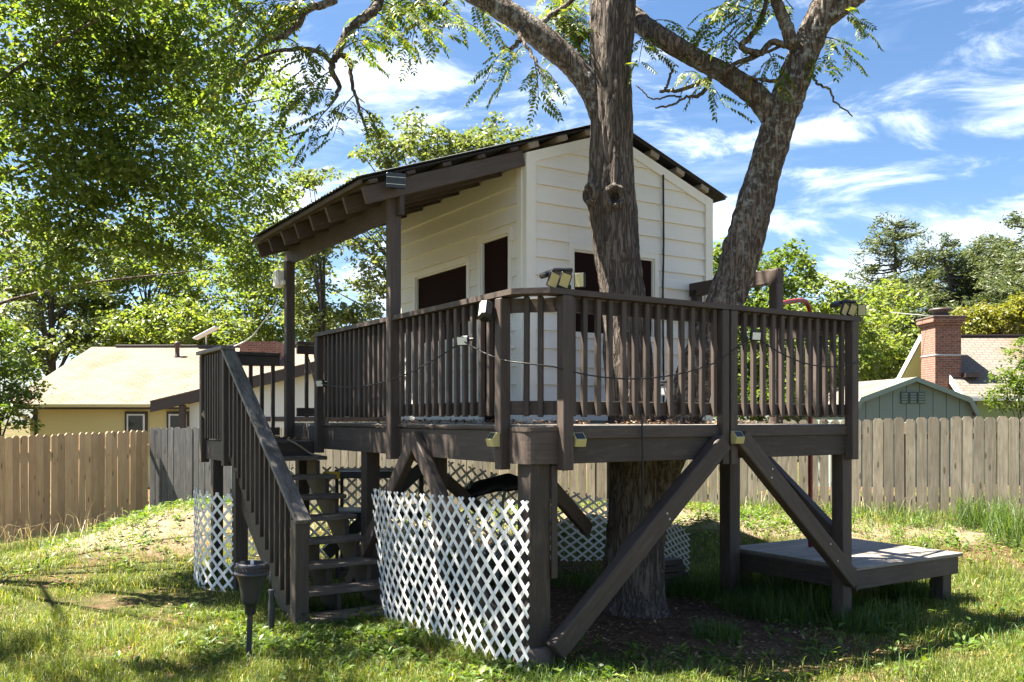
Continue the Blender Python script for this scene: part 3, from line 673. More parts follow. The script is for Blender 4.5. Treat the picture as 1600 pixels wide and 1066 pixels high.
lattice('lattice_panel', 'large white vinyl lattice panel beside the stairs against the corner post', [lw(-.04, -.06), lw(-.13, .5), lw(-.17, 1.2), lw(-.20, 1.8), lw(-.12, 2.42)], 1.22, lambda s: -.03 - .03 * s, 0, .42)
lattice('lattice_panel', 'narrow bowed white lattice offcut leaning at the landing post left of the handrail', [lw(-.97, 3.87), lw(-1.10, 4.06), lw(-1.19, 4.32), lw(-1.16, 4.7)], 1.05, lambda s: -.05 + .04 * s, 0)
lattice('lattice_panel', 'shaded white lattice panel behind the stairs under the playhouse', [P(372, 0, 10.6), P(440, 0, 10.6), P(580, 0, 10.7), P(690, 0, 10.8)], 1.12, lambda s: .06)
lattice('lattice_panel', 'curved white lattice panel behind the tree trunk under the deck', [P(700, 0, 10.9), P(800, 0, 10.6), P(890, 0, 10.4), P(960, 0, 10.55), P(1020, 0, 10.35), P(1078, 0, 9.7)], 1.1, lambda s: .14 - .03 * s, .62)

# ------------------------------------------------------------------ walnut tree (two trunks from one base)
def pxpath(lst, Y=None):
    return [(*P(p[0], p[1], (p[3] if len(p) > 3 else Y)), p[2] * .5 * (p[3] if len(p) > 3 else Y) / F) for p in lst]
knots = [(Vector(P(961, 307, 8.13)), .082), (Vector(P(921, 303, 8.24)), .08)]
def barkdisp(amp):
    def f(p, a, s, r):
        v = Vector((p[0] * 13, p[1] * 13, p[2] * 1.7)); n1 = mnoise.noise(v * 1.6); n2 = mnoise.noise(v * 3.7 + Vector((9, 3, 1))); low = mnoise.noise(Vector((p[0] * 2.2, p[1] * 2.2, p[2] * 1.1)))
        d = amp * (1.3 * (abs(n1) - .25) * 2 + .7 * n2) + .018 * low
        pv = Vector(p)
        for kc, kr in knots:
            q = (pv - kc).length / kr
            if q < 2.2: d += .042 * math.exp(-((q - .95) / .40) ** 2) - .10 * math.exp(-(q / .50) ** 2)
        return d
    return f
tree = thing('walnut_tree', 'large twin-trunk walnut tree with furrowed bark growing up through the deck', 'tree', (*P(990, 945, 8.35)[:2], 0))
TL = Vector(tree.location)
def limb(name, lst, m, sides, amp, per=10, parent=None, Y=8.35):
    pts = catmull(pxpath(lst, Y), per); xyz = pts[:, :3] - np.array(TL); rad = pts[:, 3]
    dsp = barkdisp(amp); g = (lambda p, a, s, r: dsp(np.array(p) + np.array(TL), a, s, r)) if amp else None
    V, Q = tube_data(xyz, rad, sides, g); return pyobj(name, V, Q, m, parent or tree, smooth=True)
limb('trunk', [(988, 992, 168), (989, 962, 124), (990, 925, 99), (991, 860, 90), (994, 780, 86), (994, 700, 80), (984, 590, 74), (972, 455, 70), (961, 370, 72), (955, 305, 76), (955, 250, 70), (955, 190, 69), (953, 100, 67), (956, 20, 70), (962, -60, 66), (972, -220, 56), (960, -420, 40)], BARK, 110, .013, 26)
limb('trunk', [(1000, 905, 54), (1012, 830, 56), (1026, 760, 59), (1048, 695, 61), (1076, 620, 61), (1103, 550, 59), (1136, 468, 57), (1163, 380, 57), (1187, 295, 54), (1213, 200, 50), (1234, 145, 50), (1258, 80, 48), (1288, 10, 43), (1318, -70, 40), (1370, -230, 31)], BARKL, 100, .012, 26)
limb('limb', [(1216, 200, 36), (1186, 155, 36), (1140, 120, 33), (1095, 95, 32), (1035, 60, 30), (988, 26, 28, 8.7), (930, -30, 24, 8.9), (840, -120, 18, 9.2)], BARKL, 36, .006, 12)
limb('limb', [(946, 190, 46), (928, 145, 46), (900, 105, 40), (860, 70, 38), (800, 25, 38), (735, -18, 36), (640, -75, 28, 8.0), (540, -110, 22, 7.6), (420, -140, 16, 7.3)], BARKL, 36, .006, 12)
limb('limb', [(1276, 35, 40), (1310, 12, 34), (1350, -18, 30), (1420, -90, 24), (1500, -200, 16)], BARKL, 28, .005, 10)
brs = [
 [(545, -108, 18, 7.6), (585, -40, 17, 7.5), (592, 0, 16, 7.5), (575, 24, 15, 7.4), (546, 46, 13, 7.4), (528, 82, 12, 7.3), (518, 108, 10, 7.3), (530, 136, 7, 7.3), (516, 166, 4, 7.2)],
 [(528, 82, 9, 7.3), (545, 96, 8, 7.3), (550, 130, 6, 7.2), (560, 165, 5, 7.2), (576, 216, 3, 7.1)],
 [(440, -135, 15, 7.3), (505, -30, 14, 7.3), (520, 0, 13, 7.3), (478, 16, 12, 7.2), (466, 38, 11, 7.2), (440, 58, 8, 7.1), (425, 62, 5, 7.1)],
 [(520, 100, 8, 7.3), (495, 80, 8, 7.2), (445, 78, 6, 7.1), (400, 92, 4, 7.0), (378, 104, 2.5, 7.0)],
 [(640, -75, 10, 8.0), (700, -20, 8, 8.0), (690, 15, 5, 8.0), (640, 45, 3, 7.9)],
 [(812, 38, 9, 8.3), (812, 62, 8, 8.2), (800, 75, 7, 8.2), (785, 78, 5, 8.1)],
 [(815, 60, 6, 8.2), (835, 92, 5, 8.1), (850, 120, 3, 8.0)],
 [(838, 44, 11, 8.35), (858, 26, 9, 8.4), (885, 8, 8, 8.5), (915, -25, 6, 8.6)],
 [(940, 40, 9, 8.6), (915, 55, 8, 8.6), (900, 72, 8, 8.6), (908, 48, 6, 8.7), (902, 95, 4, 8.6)],
 [(1246, 70, 12), (1232, 72, 11), (1206, 66, 10), (1190, 82, 10), (1170, 80, 10), (1158, 72, 9), (1172, 58, 9), (1184, 42, 8), (1194, 18, 8), (1197, -20, 7), (1190, -80, 5)],
 [(1240, 70, 22), (1228, 40, 20), (1215, 5, 18), (1200, -45, 16), (1170, -120, 12)],
 [(1185, 84, 8, 8.25), (1150, 100, 7, 8.2), (1110, 122, 7, 8.1), (1065, 140, 6, 8.1), (1030, 143, 5, 8.1)],
 [(1040, 142, 4, 8.1), (1046, 122, 4, 8.1), (1050, 106, 3.5, 8.1), (1040, 96, 2, 8.1)],
 [(1108, 124, 8, 8.25), (1104, 138, 7, 8.2), (1090, 150, 6, 8.1), (1072, 152, 4, 8.1), (1050, 164, 3.5, 8.1), (1024, 169, 2.5, 8.1)],
 [(1065, 152, 3, 8.1), (1045, 150, 3, 8.1), (1020, 155, 2.5, 8.1), (995, 134, 1.8, 8.1)],
 [(1268, 112, 5), (1276, 130, 4), (1296, 140, 3.5), (1304, 158, 3), (1332, 181, 2)],
 [(1245, 60, 6, 8.3), (1150, 105, 3, 8.2)], [(1220, 128, 7, 8.3), (1190, 125, 5, 8.25), (1165, 118, 4, 8.2)],
]
bl = []
for b in brs:
    pts = catmull(pxpath(b, 8.2), 7); nz = np.array([[mnoise.noise(Vector((i * .6, q, len(bl)))) for q in (0, 5, 9)] for i in range(len(pts))])
    xyz = pts[:, :3] - np.array(TL) + nz * .02; bl.append((xyz, pts[:, 3])); tube('branch', xyz, pts[:, 3], BARKL, tree, 9)
# compound leaves: one mesh per variant, shared
def compound_leaf(seed, Lc=.30):
    r = random.Random(seed); V, Q = [], []; n = 7; droop = r.uniform(.15, .5)
    def ax(t): return np.array([t * Lc, 0, -droop * Lc * t * t])
    for t0, t1 in zip(np.linspace(0, 1, 5)[:-1], np.linspace(0, 1, 5)[1:]):
        b = len(V); V += [ax(t0) + (0, -.0015, 0), ax(t0) + (0, .0015, 0), ax(t1) + (0, .0015, 0), ax(t1) + (0, -.0015, 0)]; Q.append((b, b + 1, b + 2, b + 3))
    def leaflet(o, d, l):
        d = np.array(d); d /= np.linalg.norm(d); s = np.cross(d, [0, 0, 1]); s /= np.linalg.norm(s) + 1e-9; b = len(V); w = l * .25
        V.extend([o, o + d * l * .45 + s * w + np.array([0, 0, .006]), o + d * l, o + d * l * .45 - s * w + np.array([0, 0, .006])]); Q.append((b, b + 1, b + 2)); Q.append((b, b + 2, b + 3))
    for i in range(n):
        t = .22 + .74 * i / (n - 1)
        for sgn in (-1, 1):
            l = Lc * .27 * (1 - .5 * abs(t - .55)) * r.uniform(.85, 1.1); leaflet(ax(t), (.55 + r.uniform(-.15, .15), sgn, -.35 - r.uniform(0, .5)), l)
    leaflet(ax(1), (1, 0, -1.2 * droop), Lc * .22)
    me = bpy.data.meshes.new('compound_leaf'); me.from_pydata([tuple(v) for v in V], [], Q); me.materials.append(L_WAL); me.update(); return me
CL = [compound_leaf(i, .25 + .02 * (i % 4)) for i in range(8)]
sprays = [((430, -5), (362, 55), 7.1), ((470, 25), (352, 125), 7.1), ((400, 95), (345, 135), 7.0), ((440, 80), (398, 148), 7.0), ((520, 108), (432, 196), 7.2), ((516, 166), (478, 236), 7.2), ((518, 140), (455, 165), 7.2),
 ((560, 165), (592, 215), 7.2), ((552, 150), (520, 215), 7.2), ((528, 82), (592, 68), 7.4), ((546, 46), (640, 62), 7.4), ((592, 0), (680, 60), 7.6), ((600, -15), (742, 42), 7.8), ((700, -10), (690, 62), 8.0), ((660, 0), (640, 90), 7.9), ((500, 70), (470, 130), 7.2),
 ((790, 78), (758, 132), 8.1), ((815, 72), (790, 128), 8.1), ((835, 95), (842, 158), 8.1), ((845, 110), (872, 140), 8.1), ((858, 30), (925, 50), 8.5), ((885, 10), (855, -15), 8.5), ((900, 70), (925, 105), 8.6), ((870, 20), (905, 65), 8.5), ((905, 0), (880, 45), 8.6), ((735, 0), (780, 62), 8.2),
 ((1000, 40), (1065, 42), 8.5), ((1010, 55), (998, 100), 8.4), ((1000, 60), (1030, 90), 8.4), ((1105, 138), (1132, 166), 8.2), ((1104, 135), (1070, 112), 8.2), ((1160, 75), (1105, 42), 8.2), ((1185, 40), (1128, 12), 8.2), ((1190, 20), (1100, 18), 8.2), ((1165, 80), (1130, 65), 8.2), ((1210, 92), (1186, 130), 8.2), ((1200, 80), (1215, 130), 8.2),
 ((1290, 58), (1332, 92), 8.3), ((1312, 20), (1352, 46), 8.3), ((1285, 90), (1290, 112), 8.3), ((1240, 15), (1200, -10), 8.3), ((1205, -10), (1140, 0), 8.2), ((480, 20), (420, 5), 7.2), ((450, 60), (480, 105), 7.1), ((590, 20), (610, 60), 7.5), ((560, 40), (560, 92), 7.4), ((690, -15), (620, 20), 7.9), ((495, -5), (440, 40), 7.2), ((330, -10), (400, 30), 7.0), ((880, -10), (868, 60), 8.8), ((915, 20), (885, 82), 8.8), ((850, -10), (902, 30), 8.9), ((925, -5), (898, 52), 8.9), ((865, 15), (915, 90), 8.8), ((640, -10), (560, 25), 7.8), ((480, -10), (400, 60), 7.2), ((1000, 30), (1045, 65), 8.5), ((1150, -5), (1100, 55), 8.3), ((1230, 10), (1170, 30), 8.4), ((900, -10), (850, 35), 8.9)]
tw = []; leafs = []
for (a, b, Y) in sprays:
    p0 = np.array(P(a[0], a[1], Y)); p1 = np.array(P(b[0], b[1], Y + random.uniform(-.35, .1))); mid = (p0 + p1) / 2 + np.array([0, 0, .06])
    pts = catmull([p0, mid, p1], 6); tw.append((pts - np.array(TL), np.linspace(.006, .0025, len(pts)))); L = np.linalg.norm(p1 - p0); d = (p1 - p0) / L
    n = max(5, int(L / .044))
    for i in range(n):
        f = (i + .7) / n; o = pts[min(len(pts) - 1, int(f * len(pts)))]; side = (-1) ** i; az = math.atan2(d[1], d[0]) + side * random.uniform(.5, 1.3) + (0 if i < n - 1 else -side * .8)
        leafs.append((o, az, random.uniform(-.5, .15) - .25, random.uniform(-.5, .5), random.uniform(.62, .98)))
for tp_, tr_ in tw: tube('twig', tp_, tr_, TWIG, tree, 5)
random.shuffle(leafs)
for o, az, pit, rol, sc in leafs[:300]:
    m4 = Matrix.Translation(Vector(o) - TL) @ Matrix.Rotation(az, 4, 'Z') @ Matrix.Rotation(-pit, 4, 'Y') @ Matrix.Rotation(rol, 4, 'X') @ Matrix.Scale(sc, 4)
    link('compound_leaf', random.choice(CL), None, tree, m4)

rest_v, rest_q = [], []
for o, az, pit, rol, sc in leafs[300:]:
    m4 = Matrix.Translation(Vector(o) - TL) @ Matrix.Rotation(az, 4, 'Z') @ Matrix.Rotation(-pit, 4, 'Y') @ Matrix.Rotation(rol, 4, 'X') @ Matrix.Scale(sc, 4); me_ = random.choice(CL); b_ = len(rest_v)
    rest_v += [m4 @ v.co for v in me_.vertices]; rest_q += [tuple(b_ + i for i in p.vertices) for p in me_.polygons]
pyobj('leaf_sprays', rest_v, rest_q, L_WAL, tree)['kind'] = 'stuff'
# ---- foliage machinery
def leaf_cloud(C, rad, n_per, size, flat=.6, droop=.35, asp=.5, rng=RNG):
    """leaf rhombs scattered in clumps; C (k,3) clump centres, rad (k,) radii"""
    k = len(C); idx = np.repeat(np.arange(k), n_per); n = len(idx)
    d = rng.normal(size=(n, 3)); d /= np.linalg.norm(d, axis=1)[:, None]; r = rng.random(n) ** .45
    p = C[idx] + d * (rad[idx] * r)[:, None] * np.array([1, 1, flat])
    a = rng.random(n) * 2 * np.pi; t = np.stack([np.cos(a), np.sin(a), -droop + .5 * rng.normal(size=n)], 1); t /= np.linalg.norm(t, axis=1)[:, None]
    up = np.array([0, 0, 1.]) + .75 * rng.normal(size=(n, 3)); s = np.cross(t, up); s /= np.linalg.norm(s, axis=1)[:, None] + 1e-9
    l = size * rng.uniform(.6, 1.25, n)[:, None]; nn = np.cross(t, s)
    V = np.stack([p, p + t * l * .5 + s * l * asp * .5 + nn * l * .08, p + t * l, p + t * l * .5 - s * l * asp * .5 + nn * l * .08], 1).reshape(-1, 3)
    b = np.arange(n)[:, None] * 4; T = np.concatenate([b + [0, 1, 2], b + [0, 2, 3]], 0).reshape(-1, 3)
    return V, T
def clumps_in(lobes, n, rng=RNG, shell=.5):
    """lobes: (cx,cy,cz,rx,ry,rz); clump centres biased to the shell"""
    L = np.array(lobes, float); vol = L[:, 3] * L[:, 4] * L[:, 5]; i = rng.choice(len(L), n, p=vol / vol.sum())
    d = rng.normal(size=(n, 3)); d /= np.linalg.norm(d, axis=1)[:, None]; r = shell + (1 - shell) * rng.random(n) ** .6
    return L[i, :3] + d * r[:, None] * L[i, 3:6]
def make_tree(name, label, base, lobes, nclump, crad, nper, size, m, bark=TWIG, trunkr=.2, group=None, flat=.55, nlimb=26, cat='tree', asp=.5, droop=.35, shell=.45, bare=0):
    base = Vector(base); root = thing(name, label, cat, base, 0, group); b0 = np.array(base)
    C = clumps_in(lobes, nclump, shell=shell); rad = crad * RNG.uniform(.6, 1.35, nclump)
    V, T = leaf_cloud(C - b0, rad, nper, size, flat, droop, asp); npmesh('crown', V, T, m, root, kind='stuff')
    cen = np.mean([l[:3] for l in lobes], axis=0); top = float(np.percentile([l[2] for l in lobes], 70))
    mid = np.array([b0[0] * .4 + cen[0] * .6, b0[1] * .4 + cen[1] * .6, top]); axis = catmull([b0 - [0, 0, .1], b0 * .7 + mid * .3 + RNG.normal(size=3) * .15 * trunkr * 4, mid], 8)
    rr = np.linspace(trunkr, trunkr * .25, len(axis)); lst = [(axis - b0, rr)]
    for c in C[RNG.choice(nclump, min(nlimb, nclump), replace=False)]:
        zt = b0[2] + (c[2] - b0[2]) * RNG.uniform(.45, .75); j = int(np.argmin(abs(axis[:, 2] - zt))); a = axis[j]
        q = catmull([a, (a + c) / 2 + np.array([0, 0, .08 * np.linalg.norm(c - a)]), c], 5); lst.append((q - b0, np.linspace(rr[j] * .5, trunkr * .06, len(q))))
    tubes('trunk', lst, bark, root, 6); return root
# walnut crown above and beyond the frame's top: it shades the yard
def wcrown():
    lob = [(-.6, 7.6, 8.6, 2.2, 2.0, .9), (2.0, 8.6, 9.0, 2.6, 2.2, 1.3), (4.2, 8.2, 8.2, 1.9, 2.0, 1.0), (-2.7, 7.2, 7.0, 1.3, 1.4, .7), (2.4, 6.2, 8.0, 2.2, 1.2, .9), (.8, 10.2, 8.8, 2.2, 1.2, .9)]
    C = clumps_in(lob, 95, shell=.3); C = C[C[:, 2] > CAMZ + (HZ + 60) / F * C[:, 1]]
    V, T = leaf_cloud(C - np.array(TL), .45 * RNG.uniform(.6, 1.3, len(C)), 46, .125, .5, .5, .38); npmesh('crown', V, T, L_WAL, tree, kind='stuff')
    src = [np.array(P(972, -220, 8.35)), np.array(P(1370, -230, 8.35)), np.array(P(640, -75, 8.0)), np.array(P(840, -120, 9.2))]; lst = []
    for c in C[::5]:
        s = min(src, key=lambda q: np.linalg.norm(q - c)); q = catmull([s, (s + c) / 2 + np.array([0, 0, .2]), c], 6); lst.append((q - np.array(TL), np.linspace(.035, .008, len(q))))
    tubes('branch', lst, TWIG, tree, 5)
wcrown()

# ------------------------------------------------------------------ fences
def picket_mesh(w, h, seed):
    r = random.Random(seed); e = .036 + r.uniform(-.004, .004); j = r.uniform(-.006, .006); t = .017
    pl = [(-w / 2, 0), (w / 2, 0), (w / 2 + r.uniform(-.002, .002), h - e), (w / 2 - e, h + j), (-w / 2 + e, h + j), (-w / 2, h - e)]
    # local X is the length so the grain runs up the board
    n = 6; V = [(z, x, -t / 2) for x, z in pl] + [(z, x, t / 2) for x, z in pl]
    bm = bmesh.new(); vs = [bm.verts.new(v) for v in V]
    for q in [tuple(range(n)), tuple(range(2 * n - 1, n - 1, -1))] + [(i, i + n, (i + 1) % n + n, (i + 1) % n) for i in range(n)]: bm.faces.new([vs[i] for i in q])
    bmesh.ops.recalc_face_normals(bm, faces=bm.faces); me = bpy.data.meshes.new('picket'); bm.to_mesh(me); bm.free(); return me
def fence(name, label, a, b, z0a, z0b, h, m, pitch, w, jit=.012, alt=0.):
    a = Vector((*a, 0)); b = Vector((*b, 0)); d = b - a; L = d.length; d.normalize(); ang = math.atan2(d.y, d.x)
    root = thing(name, label, 'fence', (a.x, a.y, z0a), ang); ms = [picket_mesh(w * (1 + .06 * (i % 3 - 1)), h, i) for i in range(6)]
    for q in ms: q.materials.append(m)
    n = int(L / pitch)
    for i in range(n):
        x = (i + .5) * pitch; dz = (z0b - z0a) * x / L + random.uniform(-jit, jit); tl = random.uniform(-.006, .006)
        # columns: picket length axis -> z, width axis -> x, thickness -> y
        mt = Matrix(((tl, 1, 0, x), (0, 0, 1, random.uniform(-.004, .004) + alt * (1 if i % 2 else -1)), (1, -tl, 0, dz), (0, 0, 0, 1)))
        o = link('picket', ms[random.randrange(6)], None, root, mt)
    for f in (.2, .82): beam('rail', (0, .035, h * f), (L, .035, h * f + z0b - z0a), .04, .085, m, root)
    for i in range(int(L / 2.4) + 1):
        x = min(L, i * 2.4); z = (z0b - z0a) * x / L; beam('post', (x, .10, z - .2), (x, .10, z + h * .96), .09, .09, m, root, (1, 0, 0))
CN = (-7.28, 18.0)
fence('tan_picket_fence', 'new tan pine picket fence along the grassy bank', (-8.98, 14.9), CN, -.40, -.31, 1.83, FNEW, .1395, .1375, .010, .005)
gx, gy = CN[0] + .952 * 1.95, CN[1] - .306 * 1.95
fence('grey_picket_fence', 'short run of dark grey weathered pickets next to the tan fence', CN, (gx, gy), -.02, .02, 1.58, FGREY, .146, .136)
fence('weathered_picket_fence', 'long pale weathered dog-ear picket fence running behind the deck', (gx + .01, gy), (gx + .952 * 14.6, gy - .306 * 14.6), .02, .24, 1.55, FOLD, .156, .143, .016)

# ------------------------------------------------------------------ neighbours
def gable_house():
    Y0, YR, ze, zr = 30.0, 35.7, 2.22, 4.60; x0, x1 = -16.75, -3.0; zg = -.6
    h = thing('cream_house', 'cream single-storey house with sunlit tan shingle roof behind the tan fence', 'house', ((x0 + x1) / 2, Y0 + 5, zg)); ox, oy = h.location.x, h.location.y
    L = lambda x, y, z: (x - ox, y - oy, z - zg)
    V = [L(x0, Y0 - .5, ze), L(x1, Y0 - .5, ze), L(x1, YR, zr), L(x0, YR, zr), L(x0, Y0 - .5, ze - .06), L(x1, Y0 - .5, ze - .06), L(x1, YR, zr - .1), L(x0, YR, zr - .1)]
    rf = pyobj('roof', V, [(0, 1, 2, 3), (0, 4, 5, 1), (0, 3, 7, 4), (5, 6, 2, 1), (4, 7, 6, 5)], SHING, h)
    V = [L(x0, YR, zr), L(x1, YR, zr), L(x1, YR + 6.2, ze), L(x0, YR + 6.2, ze)]; pyobj('back_roof', V, [(0, 1, 2, 3)], SHING, h)
    box('ridge_cap', L(x0 + 1.0, YR - .12, zr - .02), L(x1, YR + .1, zr + .07), DBROWN, rf)
    wx0 = -16.0
    pyobj('wall', [L(wx0, Y0, zg), L(x1, Y0, zg), L(x1, Y0, ze), L(wx0, Y0, ze), L(wx0, YR * 2 - Y0, zg), L(wx0, YR * 2 - Y0, ze), L(wx0, YR, zr - .15)], [(0, 1, 2, 3), (0, 3, 6, 5, 4)], CREAM, h)
    box('fascia', L(x0, Y0 - .49, ze - .17), L(x1, Y0 - .44, ze - .06), DBROWN, h); box('gutter', L(x0, Y0 - .62, ze - .10), L(x1, Y0 - .50, ze + .01), CREAM, h)
    box('corner_trim', L(wx0 - .03, Y0 - .03, zg), L(wx0 + .12, Y0 + .1, ze - .17), DBROWN, h); 
    tube('downspout', [L(-16.35, Y0 - .5, ze - .1), L(-16.3, Y0 - .45, ze - .3), L(-16.02, Y0 - .1, ze - .55), L(-15.98, Y0 - .08, zg)], .07, CREAM, h, 8)
    for xa in (-12.95, -11.55):
        w = box('window', L(xa, Y0 - .05, .45), L(xa + .76, Y0 - .01, 1.98), DBROWN, h); ow = w
        fr = under(box('frame', L(xa + .08, Y0 - .08, .5), L(xa + .68, Y0 - .052, 1.9), WHITEP, h), w)
        for za, zb in ((.56, 1.18), (1.24, 1.84)): under(box('pane', L(xa + .14, Y0 - .10, za), L(xa + .62, Y0 - .082, zb), GLASS, h), w)
    # vent pipe, dish, chimney
    vz = ze + (zr - ze) * .80; vy = Y0 - .5 + (YR - Y0 + .5) * .80; vx = (277 - 800) / F * vy
    vp = lathe('vent_pipe', [(.13, -.15), (.11, .02), (.085, .06), (.085, .42), (.12, .43), (.12, .55), (.02, .60)], DBROWN, h, L(vx, vy, vz), 12)
    dx = (322 - 800) / F * YR
    ds = lathe('satellite_dish', [(.03, 0), (.03, .45), (.05, .46)], WHITEP, h, L(dx, YR, zr), 10)
    m4 = Matrix.Translation((0, 0, .55)) @ Matrix.Rotation(R(-28), 4, 'Y'); link('dish_panel', boxmesh(1.0, .5, .06, .01), WHITEP, ds, m4)
    a_, b_ = L(-10.15, 33.4, 2.0), L(-8.75, 34.4, 4.62); ch = prism('chimney', [(a_[0], a_[1]), (b_[0], a_[1]), (b_[0], b_[1]), (a_[0], b_[1])], a_[2], b_[2], BRICK, h, 'z')
    # nearer wing: raking brown fascia over a white wall
    Yw = 27.0; wz = lambda px: CAMZ + (HZ - (634 - (px - 243) * .247)) / F * Yw
    xw = lambda px: (px - 800) / F * Yw
    prism('wing_fascia', [(xw(243) - ox, wz(243) - .20 - zg), (xw(760) - ox, wz(760) - .26 - zg), (xw(760) - ox, wz(760) + .03 - zg), (xw(243) - ox, wz(243) + .10 - zg)], Yw - .4 - oy, Yw - .25 - oy, DBROWN, h, 'v')
    prism('wing_wall', [(xw(296) - ox, 0), (xw(760) - ox, 0), (xw(760) - ox, wz(760) - .2 - zg), (xw(296) - ox, wz(296) - .2 - zg)], Yw - oy, Yw + 2.2 - oy, WHITEW, h, 'v')
    prism('wing_roof', [(xw(243) - ox, wz(243) + .101 - zg), (xw(760) - ox, wz(760) + .031 - zg), (xw(760) - ox, wz(760) + .07 - zg), (xw(243) - ox, wz(243) + .14 - zg)], Yw - .42 - oy, Yw + 3 - oy, SHING, h, 'v')
    box('wing_post', L(xw(285), Yw - .30, zg), L(xw(293), Yw - .1, wz(290) - .2), DBROWN, h)
    box('wing_trim', L(xw(405), Yw - .03, 1.66), L(xw(610), Yw - .002, 1.80), DBROWN, h)
gable_house()
def right_house():
    X0, YR, YF, YB, zr, ze, zg = 15.55, 34.0, 30.9, 37.1, 4.88, 2.52, -.6; X1 = 27.0
    h = thing('green_house', 'green house with pale shingle roof and tall red brick chimney behind the shed', 'house', (X0 + 5, YR, zg)); ox, oy = h.location.x, h.location.y
    L = lambda x, y, z: (x - ox, y - oy, z - zg); xo = X0 - .0
    def slab(nm, y1, z1, m): 
        V = [L(xo, y1, z1), L(X1, y1, z1), L(X1, YR, zr), L(xo, YR, zr), L(xo, y1, z1 - .12), L(X1, y1, z1 - .12), L(X1, YR, zr - .14), L(xo, YR, zr - .14)]
        o = pyobj(nm, V, [(0, 1, 2, 3), (0, 4, 5, 1), (0, 3, 7, 4), (5, 6, 2, 1)], m, h)
        V2 = [L(xo + .02, y1, z1 - .13), L(X1, y1, z1 - .13), L(X1, YR, zr - .15), L(xo + .02, YR, zr - .15)]; pyobj('soffit', V2, [(3, 2, 1, 0)], SOFFIT, h); return o
    slab('roof', YF - .0, ze, SHING2); slab('back_roof', YB, ze, SHING2)
    # rake boards
    for y1 in (YF, YB):
        a, b = Vector(L(xo - .03, y1, ze - .03)), Vector(L(xo - .03, YR, zr - .03)); beam('rake_board', a, b, .04, .22, WHITEW, h, (0, 0, 1), 0)
    gx = X0 + .75
    pyobj('gable_wall', [L(gx, YF + .5, zg), L(gx, YB - .5, zg), L(gx, YB - .5, ze + .2), L(gx, YR, zr - .2), L(gx, YF + .5, ze + .2)], [(0, 1, 2, 3, 4)], SAGE, h)
    pyobj('wall', [L(gx, YF + .5, zg), L(X1, YF + .5, zg), L(X1, YF + .5, ze + .1), L(gx, YF + .5, ze + .1)], [(0, 1, 2, 3)], GREENW, h)
    box('gutter', L(xo + .1, YF - .12, ze - .16), L(X1, YF - .0, ze - .03), WHITEW, h); box('ridge_cap', L(xo, YR - .12, zr - .02), L(X1, YR + .12, zr + .05), DBROWN, h)
    a_, b_ = L(15.02, 31.8, zg), L(15.94, 32.9, 5.05); ch = prism('chimney', [(a_[0], a_[1]), (b_[0], a_[1]), (b_[0], b_[1]), (a_[0], b_[1])], a_[2], b_[2], BRICK, h, 'z')
    # children of the chimney (its own origin is its middle, length axis up)
    def chb(nm, lo, hi, m): return under(box(nm, L(*lo), L(*hi), m, h, .01), ch)
    chb('chimney_corbel', (14.97, 31.75, 5.051), (15.99, 32.95, 5.17), BRICK); chb('chimney_corbel', (14.90, 31.68, 5.171), (16.06, 33.02, 5.33), BRICK); chb('chimney_cap', (14.88, 31.66, 5.331), (16.08, 33.04, 5.39), CONC)
    lathe('flue_cap', [(.32, 0), (.30, .12), (.26, .13), (.26, .22), (.42, .24), (.38, .32), (.05, .36)], DBROWN, h, L(15.48, 32.35, 5.39), 14)
    chb('chimney_strap', (15.0, 31.78, 3.98), (15.96, 32.92, 4.03), GALV)
    prism('cricket', [(15.941 - ox, 3.2 - zg), (16.5 - ox, 3.2 - zg), (16.5 - ox, 3.36 - zg), (15.941 - ox, 3.36 - zg)], 31.5 - oy, 31.9 - oy, DBROWN, h, 'v')
right_house()
def shed():
    s = thing('garden_shed', 'sage green gambrel-roof garden shed with louvred gable vents behind the fence', 'shed', (8.95, 20.0, 0), R(6))
    w = 1.42; prof = [(-w, 0), (-w, 1.93), (-w + .16, 2.16), (0, 2.60), (w - .16, 2.16), (w, 1.93), (w, 0)]
    D = 2.6
    prism('wall', prof, .02, D, SAGE, s, 'v')
    n = 9; pw = 2 * w / n
    zt = lambda x: np.interp(x, [-w, -w + .16, 0, w - .16, w], [1.93, 2.16, 2.60, 2.16, 1.93]) - .02
    for i in range(n):
        a, b = -w + i * pw + .008, -w + (i + 1) * pw - .008; xs = sorted({a, b, *[q for q in (-w + .16, 0, w - .16) if a < q < b]}, reverse=True)
        prism('wall_panel', [(a, 0.02), (b, 0.02)] + [(x, float(zt(x))) for x in xs], 0, .019, SAGE, s, 'v')
    for i in range(3):
        vx = -.30 + i * .2; vt = box('vent', (vx, -.03, 2.08), (vx + .17, -.002, 2.34), VENTD, s, 0)
        for j in range(4): under(box('vent_louvre', (vx + .02, -.045, 2.10 + j * .06), (vx + .15, -.031, 2.135 + j * .06), SAGE, s, 0), vt)
    ro = [(-w - .07, 1.86), (-w + .13, 2.21), (0, 2.67), (w - .13, 2.21), (w + .07, 1.86)]; ri = [(x * .985, z - .05) for x, z in ro]
    prism('roof', ro + ri[::-1], -.13, D + .1, SHING2, s, 'v'); 
    r2 = [(x * 1.004, z + .006) for x, z in ro]; r3 = [(x * .97, z - .10) for x, z in ro]; prism('rake_trim', r2 + r3[::-1], -.16, -.131, SAGED, s, 'v')
shed()
up = P(1363, 610, 42)
pole = thing('utility_pole', 'thin wooden utility pole with guy wire beyond the neighbour roofs', 'utility pole', (up.x, up.y, -.6))
tube('pole_shaft', [(0, 0, -.3), (0, 0, 5.2)], [.16, .13], POLEW, pole, 10); tube('guy_wire', [(.05, 0, 4.9), (3.2, 2, 0)], .02, GALV, pole, 5)
